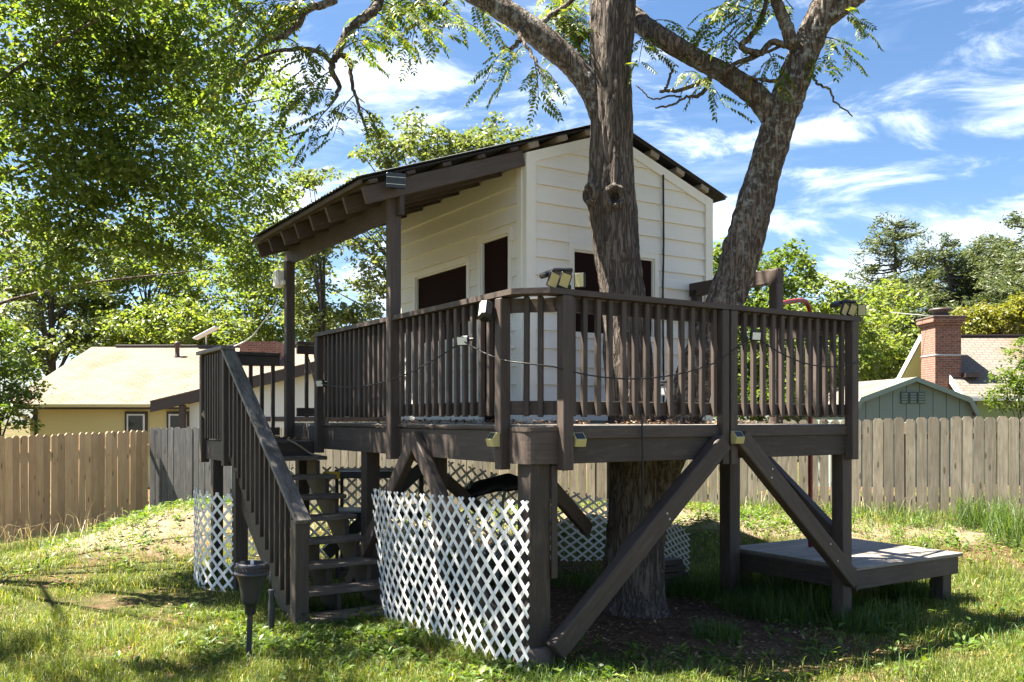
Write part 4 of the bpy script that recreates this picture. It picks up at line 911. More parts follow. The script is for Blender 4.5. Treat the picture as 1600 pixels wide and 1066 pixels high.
def wire(label, a, b, sag, r):
    a, b = np.array(a), np.array(b); t = np.linspace(0, 1, 16)[:, None]; p = a + (b - a) * t; p[:, 2] -= sag * 4 * (t * (1 - t))[:, 0]
    o = tube('overhead_wire', p, r, GALV, None, 5); tag(o, label, 'wire')
wire('grey overhead service wire ending at the brick chimney top', P(1180, 440, 36), P(1462, 494, 32.2), .25, .013)
wire('upper of two parallel overhead wires passing behind the deck corner', P(1150, 470, 40), P(1440, 534, 40), .2, .016)
wire('lower of two parallel overhead wires passing behind the deck corner', P(1150, 500, 40), P(1430, 546, 40), .2, .016)
wire('low overhead wire crossing the utility pole', P(1280, 588, 42), P(1480, 592, 42), .1, .02)
nr_ = box('far_roof', (-2.5, 0, -.6), (1.6, 5, 2.55), WHITEW, None, .02)
nr_.location = Vector(P(1375, 640, 48)) + Vector((.3, 2.5, .6)); nr_.location.z = 1.0
tag(nr_, 'pale flat-topped outbuilding far behind the green shed', 'building')

# ------------------------------------------------------------------ trees
def lob(px, py, Y, rx, rz, ry=None): p = P(px, py, Y); return (p.x, p.y, p.z, rx, ry or rx, rz)
left_l = [lob(40, 60, 9.4, 1.15, .8), lob(180, 30, 9.2, 1.15, .8), lob(300, 60, 9.6, 1.05, .75), lob(70, 200, 9.2, 1.1, .8), lob(200, 170, 9.2, 1.1, .8), lob(340, 190, 11.2, 1.05, .9), lob(40, 330, 9.4, .95, .62), lob(150, 320, 9.4, 1.0, .6), lob(270, 310, 10.2, 1.05, .7), lob(370, 320, 11.8, .80, .9), lob(395, 430, 12.2, .52, .6), lob(60, 410, 9.6, .6, .3), lob(420, 250, 12.2, .55, .65), lob(445, 330, 12.4, .30, .5), lob(250, 400, 10.4, .65, .28),
          lob(60, -100, 8.6, 1.2, .6), lob(-200, -150, 6.6, 1.0, .5), lob(230, -95, 7.4, 1.0, .45), lob(30, -60, 7.6, .9, .45), (-6.4, 6.5, 5.7, 1.0, .45, .45), (-5.2, 6.1, 6.0, .9, .35, .4), (-7.0, 7.2, 5.6, .9, .35, .4), (-4.2, 5.9, 6.2, .7, .3, .3), (-2.7, 6.7, 5.75, .8, .55, .32), (-3.1, 7.6, 5.95, .9, .7, .3), (-2.5, 7.2, 5.9, .7, .6, .3), (-3.3, 6.9, 6.2, .8, .7, .3)]  # outer lobes out of view, added to shade the lattice and front lawn
make_tree('shade_tree', 'big leafy green shade tree arching over the left side of the yard', (-9.4, 10.2, -.2), left_l, 730, .31, 84, .082, L_OAK, BARKL, .12, None, .5, 15, droop=.5, shell=.2)
def bgtree(name, label, px, Y, lobes, n, crad, nper, size, m, group, tr=.22, **kw):
    b = P(px, 654, Y); make_tree(name, label, (b.x, Y, -.7), lobes, n, crad, nper, size, m, TWIG, tr, group, **kw)
bgtree('background_tree', 'pale tree with crooked trunk rising behind the cream house roof', 75, 44, [lob(70, 480, 44, 3.2, 3.0), lob(120, 420, 45, 3.2, 2.6), lob(30, 400, 45, 2.6, 2.5), lob(110, 560, 43, 3, 2)], 240, .8, 60, .30, L_HAZ, None, .35)
bgtree('background_tree', 'light green tree behind the middle of the cream house roof', 230, 47, [lob(220, 460, 47, 3.2, 2.8), lob(270, 400, 48, 3, 2.6), lob(190, 520, 46, 3, 2.0), lob(260, 540, 46, 3, 1.6)], 240, .8, 60, .30, L_MID, None, .3)
bgtree('background_tree', 'low leafy tree just above the ridge of the cream house', 290, 43, [lob(270, 510, 43, 2.4, 1.3), lob(340, 520, 43, 2.2, 1.2), lob(200, 520, 43, 1.5, .9)], 130, .6, 55, .26, L_MID, None, .2)
bgtree('background_tree', 'light tree behind the brick chimney of the cream house', 400, 46, [lob(390, 480, 46, 2.8, 2.4), lob(450, 500, 46, 2.4, 1.8), lob(360, 540, 45, 2.4, 1.3), lob(420, 400, 46, 2.2, 2.2)], 190, .75, 60, .28, L_MID, None, .25)
bgtree('bright_tree', 'bright lime green small tree at the left gable of the cream house', 5, 27, [lob(0, 560, 27, 1.2, 1.2), lob(30, 600, 27, .75, .9), lob(10, 650, 26.5, .8, 1.0), lob(-60, 600, 27, 1.5, 2.0)], 130, .42, 60, .17, L_BRI, None, .12)
bgtree('thin_tree', 'airy tall tree with open crown behind the porch roof', 690, 27, [lob(640, 230, 27, 1.5, 1.1), lob(700, 255, 27, 1.4, .9), lob(780, 230, 27, 1.2, .8), lob(580, 300, 27, 1.5, 1.2), lob(650, 320, 27, 1.3, 1.0), lob(830, 215, 27, .45, .4), lob(540, 350, 27, 1.1, 1.0), lob(600, 420, 26.5, 1.2, 1.4), lob(540, 470, 26.5, .9, 1.0), lob(760, 300, 27, 1.5, 1)], 330, .42, 50, .17, L_HAZ, None, .20, shell=.15, nlimb=60)
bgtree('porch_view_tree', 'leafy green tree seen through the porch between the two roof posts', 510, 22, [lob(480, 420, 22, .8, 1.1), lob(510, 360, 22, .7, .7), lob(500, 490, 22, .9, .8), lob(560, 510, 22, .7, .5), lob(470, 280, 22, .5, .5)], 95, .34, 50, .15, L_HAZ, None, .12, shell=.2)
bgtree('thicket_tree', 'bright leafy tree behind the deck gate frame', 1190, 24, [lob(1130, 420, 24, .9, .8), lob(1190, 440, 24, 1.3, 1.0), lob(1230, 420, 24, .7, .7), lob(1180, 520, 23.5, 1.5, 1.0), lob(1210, 600, 23, 1.6, .9), lob(1120, 600, 23, 1.2, 1.0)], 220, .42, 65, .16, L_BRI, None, .14)
bgtree('thicket_tree', 'green bushy tree behind the right end of the deck railing', 1290, 26, [lob(1280, 470, 26, 1.0, .9), lob(1310, 540, 26, 1.2, 1.2), lob(1340, 490, 27, .7, .6), lob(1250, 590, 25, 1.4, 1.0), lob(1320, 620, 25, 1.2, .8)], 190, .45, 65, .17, L_MID, None, .14)
bgtree('thicket_tree', 'tangled mid green tree beneath the overhead wires', 1370, 40, [lob(1365, 540, 40, 1.8, 1.6), lob(1400, 580, 40, 1.6, 1.3), lob(1340, 600, 40, 1.5, 1.2), lob(1380, 470, 42, 1.4, 1.0)], 150, .6, 60, .24, L_MID, None, .2)
def pine(px, Y, top, label, wid=1.0, seed=0, m=L_PINE):
    b = P(px, 654, Y); root = thing('pine_tree', label, 'tree', (b.x, Y, -.7), 0, 'pines beyond the neighbour houses'); H = CAMZ + (HZ - top) / F * Y + .7; r = np.random.default_rng(seed)
    ax = catmull([(0, 0, -.2), (r.normal() * .3, 0, H * .5), (r.normal() * .3, r.normal() * .3, H)], 10); lst = [(ax, np.linspace(.30, .05, len(ax)))]; C = []; rr = []
    for i in range(80):
        f = .25 + .75 * (i / 79.); z = H * f; L = 1.15 * wid * (3.6 * (1 - f) ** .55 + .6) * r.uniform(.5, 1.15); a = r.random() * 6.283; o = np.array([np.interp(z, ax[:, 2], ax[:, 0]), np.interp(z, ax[:, 2], ax[:, 1]), z])
        e = o + np.array([math.cos(a) * L, math.sin(a) * L, .12 * L + r.normal() * .2]); q = catmull([o, (o + e) / 2 - [0, 0, .05 * L], e], 4); lst.append((q, np.linspace(.08, .02, len(q))))
        for s in np.linspace(.45, 1.0, max(3, int(L / .5))): C.append(o + (e - o) * s + r.normal(size=3) * .28); rr.append(.42 * r.uniform(.6, 1.25))
    C = np.array(C); V, T = leaf_cloud(C, np.array(rr) * 1.2, 44, .34, .6, .0, .24); npmesh('crown', V, T, m, root, kind='stuff'); tubes('trunk', lst, TWIG, root, 6)
pine(1395, 62, 348, 'tall open pine with bare lower limbs standing apart at the edge of the pine row', 1.25, 1)
pine(1450, 66, 400, 'dense pine beside the tall open pine', 1.1, 2); pine(1490, 60, 385, 'pine directly behind the brick chimney top', 1.0, 3)
pine(1545, 64, 372, 'broad pine above the yellow-green hedge', 1.2, 4); pine(1590, 56, 410, 'pine half covered by the tallest pine', 1.1, 5)
pine(1640, 48, 285, 'tallest pine at the edge of the pine row with long reaching boughs', 1.35, 6); pine(1345, 70, 470, 'short distant pine left of the tall open pine', 1.0, 7); pine(1518, 62, 392, 'slim pine between the chimney-top pine and the broad pine', 1.1, 9); pine(1572, 60, 378, 'full pine between the broad pine and the half covered pine', 1.2, 10)
pine(1425, 55, 450, 'dark lower pine in front of the open pine', 1.0, 8)
bgtree('hedge_tree', 'yellow-green hedge-like tree behind the green house ridge', 1540, 42, [lob(1510, 505, 42, 1.2, .8), lob(1560, 500, 42, 1.4, .9), lob(1610, 490, 42, 1.4, 1.1)], 120, .5, 60, .22, L_YEL, None, .15)
bgtree('shrub_tree', 'glossy bright shrub in front of the green house eave', 1605, 17.5, [lob(1590, 590, 17.5, .45, .5), lob(1620, 560, 17.5, .55, .7), lob(1570, 620, 17.5, .30, .28), lob(1640, 620, 17.5, .6, .5)], 90, .22, 60, .075, L_BRI, None, .05, asp=.55)
bgtree('far_tree', 'distant green tree filling the gap behind the porch', 560, 50, [lob(540, 590, 50, 4, 2.0), lob(450, 580, 50, 3, 2.0), lob(620, 590, 50, 3, 1.6)], 170, .9, 55, .34, L_HAZ, None, .3)
bgtree('far_tree', 'distant green tree far behind the pale fence', 1260, 52, [lob(1200, 560, 52, 4, 2.6), lob(1300, 560, 52, 4, 2.4), lob(1100, 560, 52, 4, 3)], 200, .9, 55, .34, L_HAZ, None, .3)

# ------------------------------------------------------------------ small fittings on deck and playhouse
def cube(name, c, s, m, parent, rot=None, bev=.006):
    m4 = Matrix.Translation(Vector(c)) @ (rot or Matrix.Identity(4)); me = boxmesh(s[0], s[1], s[2], bev).copy(); me.materials.clear(); me.materials.append(m); return link(name, me, m, parent, m4)
def step_light(label, u, v, z, rz):
    r = thing('solar_step_light', label, 'light', (*W2(u, v), z), ANG + rz)
    prism('housing', [(-.055, -.05), (.0, -.05), (.0, .055), (-.025, .055), (-.062, .015)], -.048, .048, YLENS, r, 'u') if False else None
    V = [(x, y, zz) for x in (-.046, .046) for y, zz in ((0, -.05), (-.05, -.05), (-.064, .0), (-.022, .05), (0, .05))]
    pyobj('housing', V, [(0, 1, 2, 3, 4), (9, 8, 7, 6, 5), (0, 5, 6, 1), (1, 6, 7, 2), (2, 7, 8, 3), (3, 8, 9, 4), (4, 9, 5, 0)], YLENS, r)
    a = math.atan2(.05, .042); cube('solar_cell', (0, -.0435, .0265), (.074, .05, .003), SOLAR, r, Matrix.Rotation(a, 4, 'X'), 0)
step_light('small yellowed solar step light on the stairs-side post of the deck corner', -.076, .31, 1.60, -math.pi / 2)
step_light('small yellowed solar step light on the deck rim just right of the corner post', .385, -.025, 1.60, 0)
step_light('small yellowed solar step light at the middle post above the two braces', 1.93, -.068, 1.60, 0)
def led(label, u, v, z, rz, tilt=0):
    r = thing('cord_floodlight', label, 'light', (*W2(u, v), z), ANG + rz, None); rt = Matrix.Rotation(tilt, 4, 'X')
    cube('housing', (0, 0, 0), (.10, .03, .075), BLACK, r, rt); cube('lens', (rt @ Vector((0, -.0165, 0))), (.082, .004, .058), LED, r, rt, .001)
    cube('bracket', (.055, .02, .01), (.05, .012, .02), BLACK, r)
LD = [(-.07, 3.86, 2.12), (-.085, .78, 2.34), (2.16, -.07, 2.42)]
led('small cord floodlight on the far left end of the railing', *LD[0], -math.pi / 2 + .5, .3)
led('small cord floodlight on the stairs-side railing near the deck corner', *LD[1], -math.pi / 2 + .6, .2)
led('small cord floodlight right of the middle railing post', *LD[2], -.1, .1)
ctr = thing('light_cord', 'thin black cord swagged along the outside of the deck railing', 'cord', (CX, CY, 0), ANG)
def swag(a, b, sag, n=16):
    a, b = np.array(a, float), np.array(b, float); t = np.linspace(0, 1, n)[:, None]; p = a + (b - a) * t; p[:, 2] -= sag * 4 * (t * (1 - t))[:, 0]; return p
tube('cord_strand', swag(LD[0], LD[1], .16), .0055, CABLE, ctr, 6)
tube('cord_strand', np.concatenate([swag(LD[1], (-.06, .16, 2.15), .02, 8), swag((.16, -.065, 2.11), (1.75, -.065, 2.20), .11, 16), swag((1.76, -.065, 2.205), LD[2], -.01, 6)]), .0055, CABLE, ctr, 6)
tube('cord_strand', swag(LD[2], (3.50, -.08, 2.26), .13), .0055, CABLE, ctr, 6)
tube('cord_strand', swag((1.75, .10, 2.02), (3.42, .12, 2.32), .10), .005, CABLE, ctr, 6)
tube('cord_strand', swag((-.06, 3.9, 2.1), (-.05, 4.02, 1.75), -.05, 8), .005, CABLE, ctr, 6)
hc = tube('hanging_cable', catmull([(.98, -.035, 1.80), (.98, -.045, 1.69), (.985, -.045, 1.45), (1.0, -.03, 1.1), (.97, .0, .8), (.93, .3, .55)], 6), .007, CABLE); hc.location = (CX, CY, 0); hc.rotation_euler = (0, 0, ANG)
tag(hc, 'black cable hanging down over the deck rim in front of the trunk', 'cable')
wc = tube('wall_cable', catmull([(3.02, HV0 - .045, 4.33), (3.03, HV0 - .04, 3.6), (3.02, HV0 - .04, 3.0), (3.03, HV0 - .04, 2.2), (3.02, HV0 - .05, 1.72)], 6), .010, CABLE); wc.location = (CX, CY, 0); wc.rotation_euler = (0, 0, ANG)
tag(wc, 'black cable running down the cream gable wall from the eave', 'cable')
# security light at the corner post
sc_ = thing('security_light', 'black boxy security light tilted down on the stairs-side corner post', 'light', (*W2(-.085, .36), 2.52), ANG - math.pi / 2)
rt = Matrix.Rotation(R(-25), 4, 'Y') @ Matrix.Rotation(R(-20), 4, 'X')
cube('housing', (.0, -.05, 0), (.10, .09, .15), BLACK, sc_, rt, .02); cube('lens', Vector((0, -.05, 0)) + rt @ Vector((.01, -.047, 0)), (.035, .004, .12), LED, sc_, rt, .001); cube('bracket', (-.03, -.005, -.05), (.03, .03, .05), BLACK, sc_)
def triple(label, u, v, rz, s=1.0):
    r = thing('solar_floodlight', label, 'light', (*W2(u, v), RAIL), ANG + rz); r.scale = (.78, .78, .85)
    cube('base', (0, 0, .02), (.16, .05, .04), BLACK, r); tube('stem', [(0, 0, .03), (0, 0, .10)], .018, BLACK, r, 8)
    tl = Matrix.Rotation(R(-12), 4, 'X')
    cube('solar_panel', (.0, .03, .155), (.19, .12, .035), BLACK, r, tl, .012)
    for nm, x, rzz, ml in (('lamp_head', -.085, .35, YLENS), ('lamp_head', .02, .1, OLENS), ('lamp_head', .155, -.45, LED)):
        m4 = Matrix.Rotation(rzz, 4, 'Z') @ Matrix.Rotation(R(18), 4, 'Y') @ Matrix.Rotation(R(12), 4, 'X')
        if ml is LED: m4 = Matrix.Rotation(rzz, 4, 'Z')
        hd = cube(nm, (x, -.035, .075), (.105, .03, .125), BLACK, r, m4, .008); link('lens', boxmesh(.082, .004, .11, 0), ml, hd, Matrix.Translation((0, -.0165, 0)))
    cube('lamp_head', (-.13, .05, .14), (.13, .11, .05), BLACK, r, Matrix.Rotation(R(25), 4, 'Z') @ Matrix.Rotation(R(-20), 4, 'Y'), .015)
triple('three-headed solar floodlight with yellowed lenses on the corner of the deck cap rail', .28, .0, -ANG + .05)
triple('three-headed solar floodlight on the cap rail at the right end post', 3.46, .02, -ANG + .3)
sp = thing('solar_charger', 'small dark solar panel fixed at the top of the near roof post', 'solar panel', (*W2(-.12, 1.90), 3.80), ANG - .25)
cube('panel', (0, 0, 0), (.17, .02, .13), SOLAR, sp, Matrix.Rotation(R(6), 4, 'X')); cube('bracket', (0, .06, -.03), (.04, .13, .03), BLACK, sp)
for dz in (-.03, .03): cube('cell_line', Matrix.Rotation(R(6), 4, 'X') @ Vector((0, -.0115, dz)), (.165, .002, .004), WHITEP, sp, Matrix.Rotation(R(6), 4, 'X'), 0)
wa = thing('wifi_antenna', 'white boxy outdoor wireless unit on the far roof post', 'antenna', (*W2(-.075, 5.0), 3.30), ANG - math.pi / 2)
cube('housing', (-.13, -.03, .08), (.15, .10, .20), WHITEP, wa, None, .02); cube('arm', (-.02, -.02, .02), (.12, .04, .05), WHITEP, wa)
wcd = tube('white_cord', catmull([np.array(P(437, 462, 10.3)), np.array(P(428, 480, 10.3)), np.array(P(410, 505, 10.6)), np.array(P(388, 530, 11)), np.array(P(350, 548, 13))], 6), .008, WHITEP); tag(wcd, 'thin white cord dropping from the wireless unit towards the cream house', 'cord')
# black outlet box on the deck by the leaning trunk
ob = thing('outlet_box', 'grey power box hung behind the front balusters near the leaning trunk', 'box', (*W2(1.33, .06), 1.98), ANG)
cube('box_body', (0, 0, 0), (.09, .06, .10), GALV, ob); cube('lid', (.0, 0, .056), (.13, .09, .012), BLACK, ob); tube('plug_cord', catmull([(-.05, 0, .03), (-.13, 0, .0), (-.15, 0, -.2)], 6), .008, CABLE, ob, 6)

# ------------------------------------------------------------------ torch and stake in the grass
tb = P(388, 1038, 6.4); tz = g1(tb.x, tb.y)
to = thing('garden_torch', 'dark metal garden torch with flared woven-rim bowl stuck in the lawn', 'torch', (tb.x, tb.y, tz), 0)
to.rotation_euler = (0, R(2.2), 0)
beam('stake', (0, 0, -.1), (.0, 0, .37), .034, .034, TORCH, to, (1, 0, 0)); lathe('collar', [(.034, .35), (.04, .36), (.04, .42), (.052, .425)], TORCH, to, n=20)
lathe('bowl', [(.055, .42), (.066, .45), (.074, .52), (.092, .59), (.112, .635), (.115, .64), (.105, .645)], TORCH, to, n=28)
lathe('bowl_rim', [(.122, .636), (.126, .645), (.118, .655), (.112, .70), (.112, .715), (.100, .72), (.098, .66)], TORCH, to, n=28)
for i in range(28):
    a = 2 * math.pi * i / 28
    for dz, s in ((.667, 1), (.690, -1)):
        m4 = Matrix.Rotation(a, 4, 'Z') @ Matrix.Translation((.1165, 0, dz)) @ Matrix.Rotation(s * R(35), 4, 'X'); link('weave_bar', boxmesh(.006, .026, .008, 0), BLACK, to, m4)
lathe('wick', [(.012, .64), (.012, .73), (.006, .745)], WHITEP, to, n=10)
sb = P(424, 992, 7.2); sz = g1(sb.x, sb.y)
sk = thing('garden_stake', 'slim dark tapered stake hanging point-down behind the garden torch', 'stake', (sb.x, sb.y, sz))
lathe('blade', [(.003, -.05), (.012, .0), (.028, .12), (.026, .24), (.018, .32), (.028, .37), (.024, .375)], TORCH, sk, n=10); tube('wire_hook', [(0, 0, .37), (-.01, 0, .52)], .005, STEELB, sk, 6)

# ------------------------------------------------------------------ things under the deck and on the stairs
rk = thing('steel_rack', 'black steel rack with yellow corner brackets under the deck behind the stairs', 'rack', (*P(590, 0, 9.9)[:2], 0), R(4))
for x in (-.42, .48):
    for y in (-.2, .25): beam('leg', (x, y, -.05), (x, y, 1.20), .035, .035, STEELB, rk, (1, 0, 0))
for z in (.70, 1.14):
    for y in (-.22, .27): beam('shelf_beam', (-.45, y, z), (.52, y, z), .03, .07, STEELB, rk)
    box('shelf', (-.45, -.2, z + .03), (.52, .25, z + .05), GALV, rk)
for z in (.72, 1.16): box('bracket', (-.56, -.26, z - .06), (-.38, -.236, z + .02), YELLOW, rk)
beam('diagonal_brace', (.72, -.28, 1.42), (-.52, -.28, .30), .13, .04, STEELB, rk, (0, 1, 0))
tp = thing('tarp_covered_frame', 'rumpled black tarp draped over a low frame under the deck', 'tarp', (*P(785, 0, 9.6)[:2], 0))
xs = np.linspace(-.40, .48, 26); ys = np.linspace(-.3, .35, 16); V = []; Q = []
for x in xs:
    for y in ys: V.append((x, y, 1.10 + .035 * math.sin(7 * x + 1) + .03 * mnoise.noise(Vector((x * 7, y * 7, 0))) - .16 * max(0, abs(y) - .2) / .15 - .5 * max(0, -.28 - x)))
for i in range(25):
    for j in range(15): a = i * 16 + j; Q.append((a, a + 16, a + 17, a + 1))
o = pyobj('tarp', V, Q, TARP, tp, smooth=True); o.modifiers.new('t', 'SOLIDIFY').thickness = .03
for x in (-.34, .05, .42):
    for y in (-.18, .24): tube('leg', catmull([(x, y, 1.06), (x - .05, y, .8), (x - .1, y, .1), (x - .1, y, -.05)], 4), .016, SAGED, tp, 7)
bs = thing('stacked_boards', 'small stack of dark timber offcuts behind the walnut trunk', 'timber', (*P(1045, 0, 9.45)[:2], 0), R(20))
for i in range(4): beam('board', (-.22, random.uniform(-.04, .04), .03 + i * .07), (.22 - i * .03, random.uniform(-.04, .04), .03 + i * .07), .16, .06, STAIN, bs)
stk = tube('fallen_stick', catmull([np.array(P(318, 646, 10.0)), np.array(P(326, 658, 9.95)), np.array(P(338, 664, 9.9)), np.array(P(348, 668, 9.9))], 5), [.028, .026, .02, .022, .02, .025, .02, .018, .02, .018, .02, .018, .016, .015, .014, .012], POLEW, None, 7); tag(stk, 'broken brown stick caught in the landing balusters', 'stick')
tubes('stick_fork', [(np.array([P(322, 656, 9.95), P(318, 642, 9.9)]), [.016, .010])], POLEW, stk)
ys_ = tube('yellow_stem', catmull([(-.33, 4.16, 1.535), (-.22, 4.08, 1.46), (-.12, 4.02, 1.38), (-.03, 3.96, 1.355)], 6), .010, RAWWOOD, None, 6); ys_.location = (CX, CY, 0); ys_.rotation_euler = (0, 0, ANG); tag(ys_, 'pale curved stem lying over the top stair treads', 'stem')

# ------------------------------------------------------------------ ground cover
def blades(name, label, cat, x, y, h, w, m, lean=.45, z=None):
    n = len(x); z = G(x, y) - .006 if z is None else z; a = RNG.random(n) * 2 * np.pi; dx, dy = np.cos(a), np.sin(a); b = RNG.random(n) * 2 * np.pi; wx, wy = np.cos(b) * w / 2, np.sin(b) * w / 2; ln = h * lean * RNG.random(n) * 1.6
    p0 = np.stack([x - wx, y - wy, z], 1); p1 = np.stack([x + wx, y + wy, z], 1)
    mx, my, mz = x + dx * ln * .35, y + dy * ln * .35, z + h * .6; q0 = np.stack([mx - wx * .8, my - wy * .8, mz], 1); q1 = np.stack([mx + wx * .8, my + wy * .8, mz], 1)
    t = np.stack([x + dx * ln, y + dy * ln, z + np.maximum(h * .25, h - ln * .45)], 1)
    V = np.stack([p0, p1, q1, q0, t], 1).reshape(-1, 3); i = np.arange(n)[:, None] * 5; T = np.concatenate([i + [0, 1, 2], i + [0, 2, 3], i + [3, 2, 4]], 0)
    o = npmesh(name, V, T, m); return tag(o, label, cat, None, 'stuff')
def scatter(n, ya, yb, pw=1.6):
    u = RNG.random(n); y = (ya ** (1 - pw) + u * (yb ** (1 - pw) - ya ** (1 - pw))) ** (1 / (1 - pw)); x = (RNG.random(n) * 2 - 1) * (.66 * y + .6); return x, y
def uv_of(x, y):
    dx, dy = x - CX, y - CY; return dx * math.cos(ANG) + dy * math.sin(ANG), -dx * math.sin(ANG) + dy * math.cos(ANG)
def bareness(x, y):
    u, v = uv_of(x, y); under = sst(-.1, .5, u) * sst(3.3, 2.5, u) * sst(-.95, -.35, v) * sst(5.2, 4.2, v)
    mound = .72 * np.exp(-((x + 5.9) / 2.2) ** 2 - ((y - 12.1) / 1.5) ** 2); back = np.exp(-((y - 12.3) / .8) ** 2) * .6
    bit = np.exp(-((x + 3.6) / 1.5) ** 2 - ((y - 8.6) / .5) ** 2) * .8 + np.exp(-((x + .55) / .7) ** 2 - ((y - 6.5) / .25) ** 2) * .8
    return np.clip(np.maximum.reduce([under * 1.05, mound, back, bit]) + 1.5 * (fbm(x * 1.1, y * 1.1) - .50), 0, 1)
x, y = scatter(330000, 5.3, 17.5); ba = bareness(x, y); k = RNG.random(len(x)) > ba * 1.25; x, y = x[k], y[k]
cl = fbm(x * 2.3, y * 2.3); hh = (.022 + .115 * cl ** 1.7 * 1.6) * RNG.uniform(.6, 1.35, len(x)) * (1 + .25 * sst(7.5, 6, y) * sst(-1, -3, x))
blades('lawn_grass', 'short patchy sunlit lawn grass covering the yard', 'grass', x, y, hh, .0048 * (.6 + .06 * y), GRASS, .8)
# tall grass tufts: by the platform, under deck edge, along fences, by the posts
def tufts(lst, h, m, name, label, w=.007, lean=.6):
    X, Y, Hh = [], [], []
    for px, py, Yd, rad, n, hs in lst:
        c = P(px, py, Yd); r = rad * np.sqrt(RNG.random(n)); a = RNG.random(n) * 6.283; X.append(c.x + r * np.cos(a)); Y.append(c.y + r * np.sin(a)); Hh.append(h * hs * RNG.uniform(.4, 1.1, n))
    X, Y, Hh = map(np.concatenate, (X, Y, Hh)); return blades(name, label, 'grass', X, Y, Hh, w, m, lean)
tufts([(1195, 0, 9.2, .30, 500, .9), (1250, 0, 8.9, .35, 900, 1.1), (1290, 0, 8.4, .28, 600, .9), (1230, 0, 8.3, .35, 600, .75), (1170, 0, 8.6, .3, 350, .6), (1120, 0, 7.4, .22, 300, .5), (1390, 0, 8.1, .25, 300, .7), (1340, 0, 7.9, .25, 350, .65), (1420, 0, 9.2, .3, 350, .8), (1080, 0, 9.6, .35, 400, .8), (1110, 0, 9.3, .3, 400, .8), (1060, 0, 9.3, .2, 200, .7), (1050, 0, 6.2, .5, 250, .35), (900, 0, 6.0, .5, 350, .3), (860, 0, 5.95, .3, 300, .35), (640, 0, 7.4, .2, 160, .4), (910, 0, 9.6, .4, 350, .5), (1380, 0, 6.6, .6, 250, .45), (1550, 0, 7.5, .5, 250, .5)], .42, TALLG, 'tall_grass', 'long shaded green grass tufts beneath the deck and platform')
tufts([(80, 0, 14.2, .5, 220, 1.0), (30, 0, 13.8, .4, 160, 1.0), (140, 0, 14.8, .6, 260, .8), (200, 0, 15.4, .6, 240, .7), (1560, 0, 12.4, .45, 300, 1.2), (1530, 0, 12.6, .4, 260, 1.1), (1450, 0, 12.8, .6, 260, .6), (1380, 0, 13.0, .6, 240, .6), (1300, 0, 13.2, .5, 160, .5), (1590, 0, 11.8, .4, 240, 1.1), (1200, 0, 13.4, .5, 150, .5), (280, 0, 15.2, .5, 220, .8)], .55, TALLG, 'fence_grass', 'taller weedy grass growing along the foot of the fences', .009, .7)
dr_ = tufts([(60, 0, 14.3, .9, 45, 1.3), (130, 0, 14.9, .8, 40, 1.2), (10, 0, 13.9, .6, 30, 1.2), (1330, 0, 13.0, .8, 20, .8), (1200, 0, 13.2, .8, 16, .8), (600, 0, 13.8, .8, 20, .8)], .75, DRYG, 'dry_grass_stems', 'dry straw-coloured grass stems leaning against the tan fence', .006, .9)
# broad-leaf weeds
def weeds(name, label, centres, nleaf, size, m, spread, hgt):
    C = np.array(centres); C = np.c_[C, G(C[:, 0], C[:, 1])]; k = len(C); idx = np.repeat(np.arange(k), nleaf); n = len(idx); a = RNG.random(n) * 6.283; r = spread * RNG.random(n) ** .7
    base = C[idx] + np.stack([np.cos(a) * r * .35, np.sin(a) * r * .35, hgt * RNG.random(n) ** 1.5], 1); el = RNG.uniform(-.1, .9, n)
    t = np.stack([np.cos(a) * np.cos(el), np.sin(a) * np.cos(el), np.sin(el)], 1); s = np.stack([-np.sin(a), np.cos(a), RNG.normal(size=n) * .3], 1); l = size * RNG.uniform(.5, 1.3, n)[:, None]; w = l * RNG.uniform(.09, .22, n)[:, None]
    tip = base + t * l; tip[:, 2] -= l[:, 0] * .18; V = np.stack([base, base + t * l * .5 + s * w, tip, base + t * l * .5 - s * w], 1).reshape(-1, 3); b = np.arange(n)[:, None] * 4
    o = npmesh(name, V, np.concatenate([b + [0, 1, 2], b + [0, 2, 3]], 0), m); return tag(o, label, 'weeds', None, 'stuff')
ce = []
for px, Y, s, n in ((470, 7.2, .5, 60), (540, 6.9, .55, 70), (600, 7.1, .5, 50), (650, 7.0, .4, 30), (440, 7.9, .5, 40), (560, 7.9, .4, 40), (780, 6.15, .25, 20), (740, 6.4, .25, 14), (500, 6.5, .7, 60), (620, 6.3, .5, 40), (900, 6.1, .5, 30), (1040, 6.3, .6, 40), (430, 6.7, .5, 30)):
    p = P(px, 0, Y); ce += [(p.x + RNG.normal() * s, p.y + RNG.normal() * s * .55) for _ in range(n)]
weeds('broadleaf_weeds', 'lush broad-leaved weeds crowding the foot of the stairs and lattice', ce, 12, .075, WEED, .11, .06)
ce = []
for px, Y, s, n in ((290, 12.4, .6, 60), (250, 12.0, .6, 40), (200, 11.0, .6, 30), (330, 13.0, .5, 40), (150, 10.2, .8, 26), (80, 9.6, .9, 22), (300, 14.5, .6, 50), (1090, 12.2, .5, 40), (1140, 12.6, .6, 40), (1210, 12.4, .6, 45), (1290, 12.2, .7, 30), (1420, 12.2, 1.0, 50), (1540, 11.5, .8, 50), (960, 11.8, .6, 40), (900, 12.0, .7, 50), (1500, 9.0, 1.2, 50), (1400, 7.2, 1.2, 60), (700, 12.5, 1.0, 40), (580, 12, .7, 40)):
    p = P(px, 0, Y); ce += [(p.x + RNG.normal() * s, p.y + RNG.normal() * s * .5) for _ in range(n)]
weeds('bank_weeds', 'leafy weeds scattered over the bank and along the back of the yard', ce, 11, .085, WEED, .15, .10)
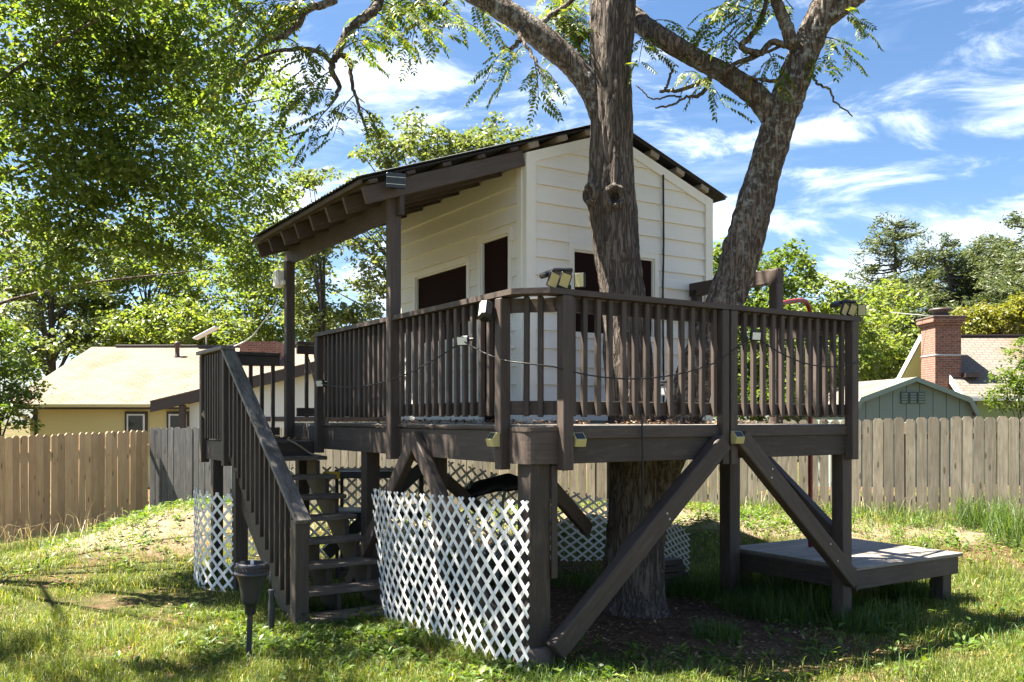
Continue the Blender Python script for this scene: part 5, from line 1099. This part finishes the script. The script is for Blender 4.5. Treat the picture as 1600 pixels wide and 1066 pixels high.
# dead leaves on soil and deck
def litter(name, label, x, y, z, size):
    n = len(x); a = RNG.random(n) * 6.283; t = np.stack([np.cos(a), np.sin(a), RNG.normal(size=n) * .3], 1); s = np.stack([-np.sin(a), np.cos(a), RNG.normal(size=n) * .4], 1); p = np.stack([x, y, z], 1); l = size * RNG.uniform(.4, 1.3, n)[:, None]
    V = np.stack([p, p + t * l * .5 + s * l * .22, p + t * l, p + t * l * .5 - s * l * .22], 1).reshape(-1, 3); V[:, 2] = np.maximum(V[:, 2], np.repeat(z, 4) - .004) ; b = np.arange(n)[:, None] * 4
    o = npmesh(name, V, np.concatenate([b + [0, 1, 2], b + [0, 2, 3]], 0), LITTER); return tag(o, label, 'leaf litter', None, 'stuff')
u = RNG.uniform(-.2, 3.6, 9000); v = RNG.uniform(-.9, 4.5, 9000); x = CX + math.cos(ANG) * u - math.sin(ANG) * v; y = CY + math.sin(ANG) * u + math.cos(ANG) * v
x2, y2 = scatter(7000, 5.6, 14); x = np.r_[x, x2]; y = np.r_[y, y2]; litter('ground_leaf_litter', 'scattered reddish dead leaves on the bare soil under the deck', x, y, G(x, y) + .008, .045)
u = RNG.uniform(.1, 3.4, 2400); v = RNG.random(2400) ** 1.5 * 1.9 + .08; kk = fbm(u * 2.2, v * 2.2) > .52; u, v = u[kk], v[kk]; u2 = RNG.uniform(.05, 1.2, 700); v2 = RNG.uniform(2.2, 5, 700); u = np.r_[u, u2]; v = np.r_[v, v2]
u3 = RNG.uniform(-.85, -.1, 900); v3 = RNG.uniform(4.2, 4.9, 900)
x = CX + math.cos(ANG) * u - math.sin(ANG) * v; y = CY + math.sin(ANG) * u + math.cos(ANG) * v; litter('deck_leaf_litter', 'drift of dry leaves and twigs lying on the deck boards', x, y, ZF + .008 + .03 * RNG.random(len(x)) ** 2, .038)
x = CX + math.cos(ANG) * u3 - math.sin(ANG) * v3; y = CY + math.sin(ANG) * u3 + math.cos(ANG) * v3; litter('landing_leaf_litter', 'pile of dry leaf debris on the stair landing', x, y, 1.518 + .05 * np.exp(-((u3 + .5) / .25) ** 2) * RNG.random(len(x)), .05)
for m in MATS.values(): m.use_backface_culling = False
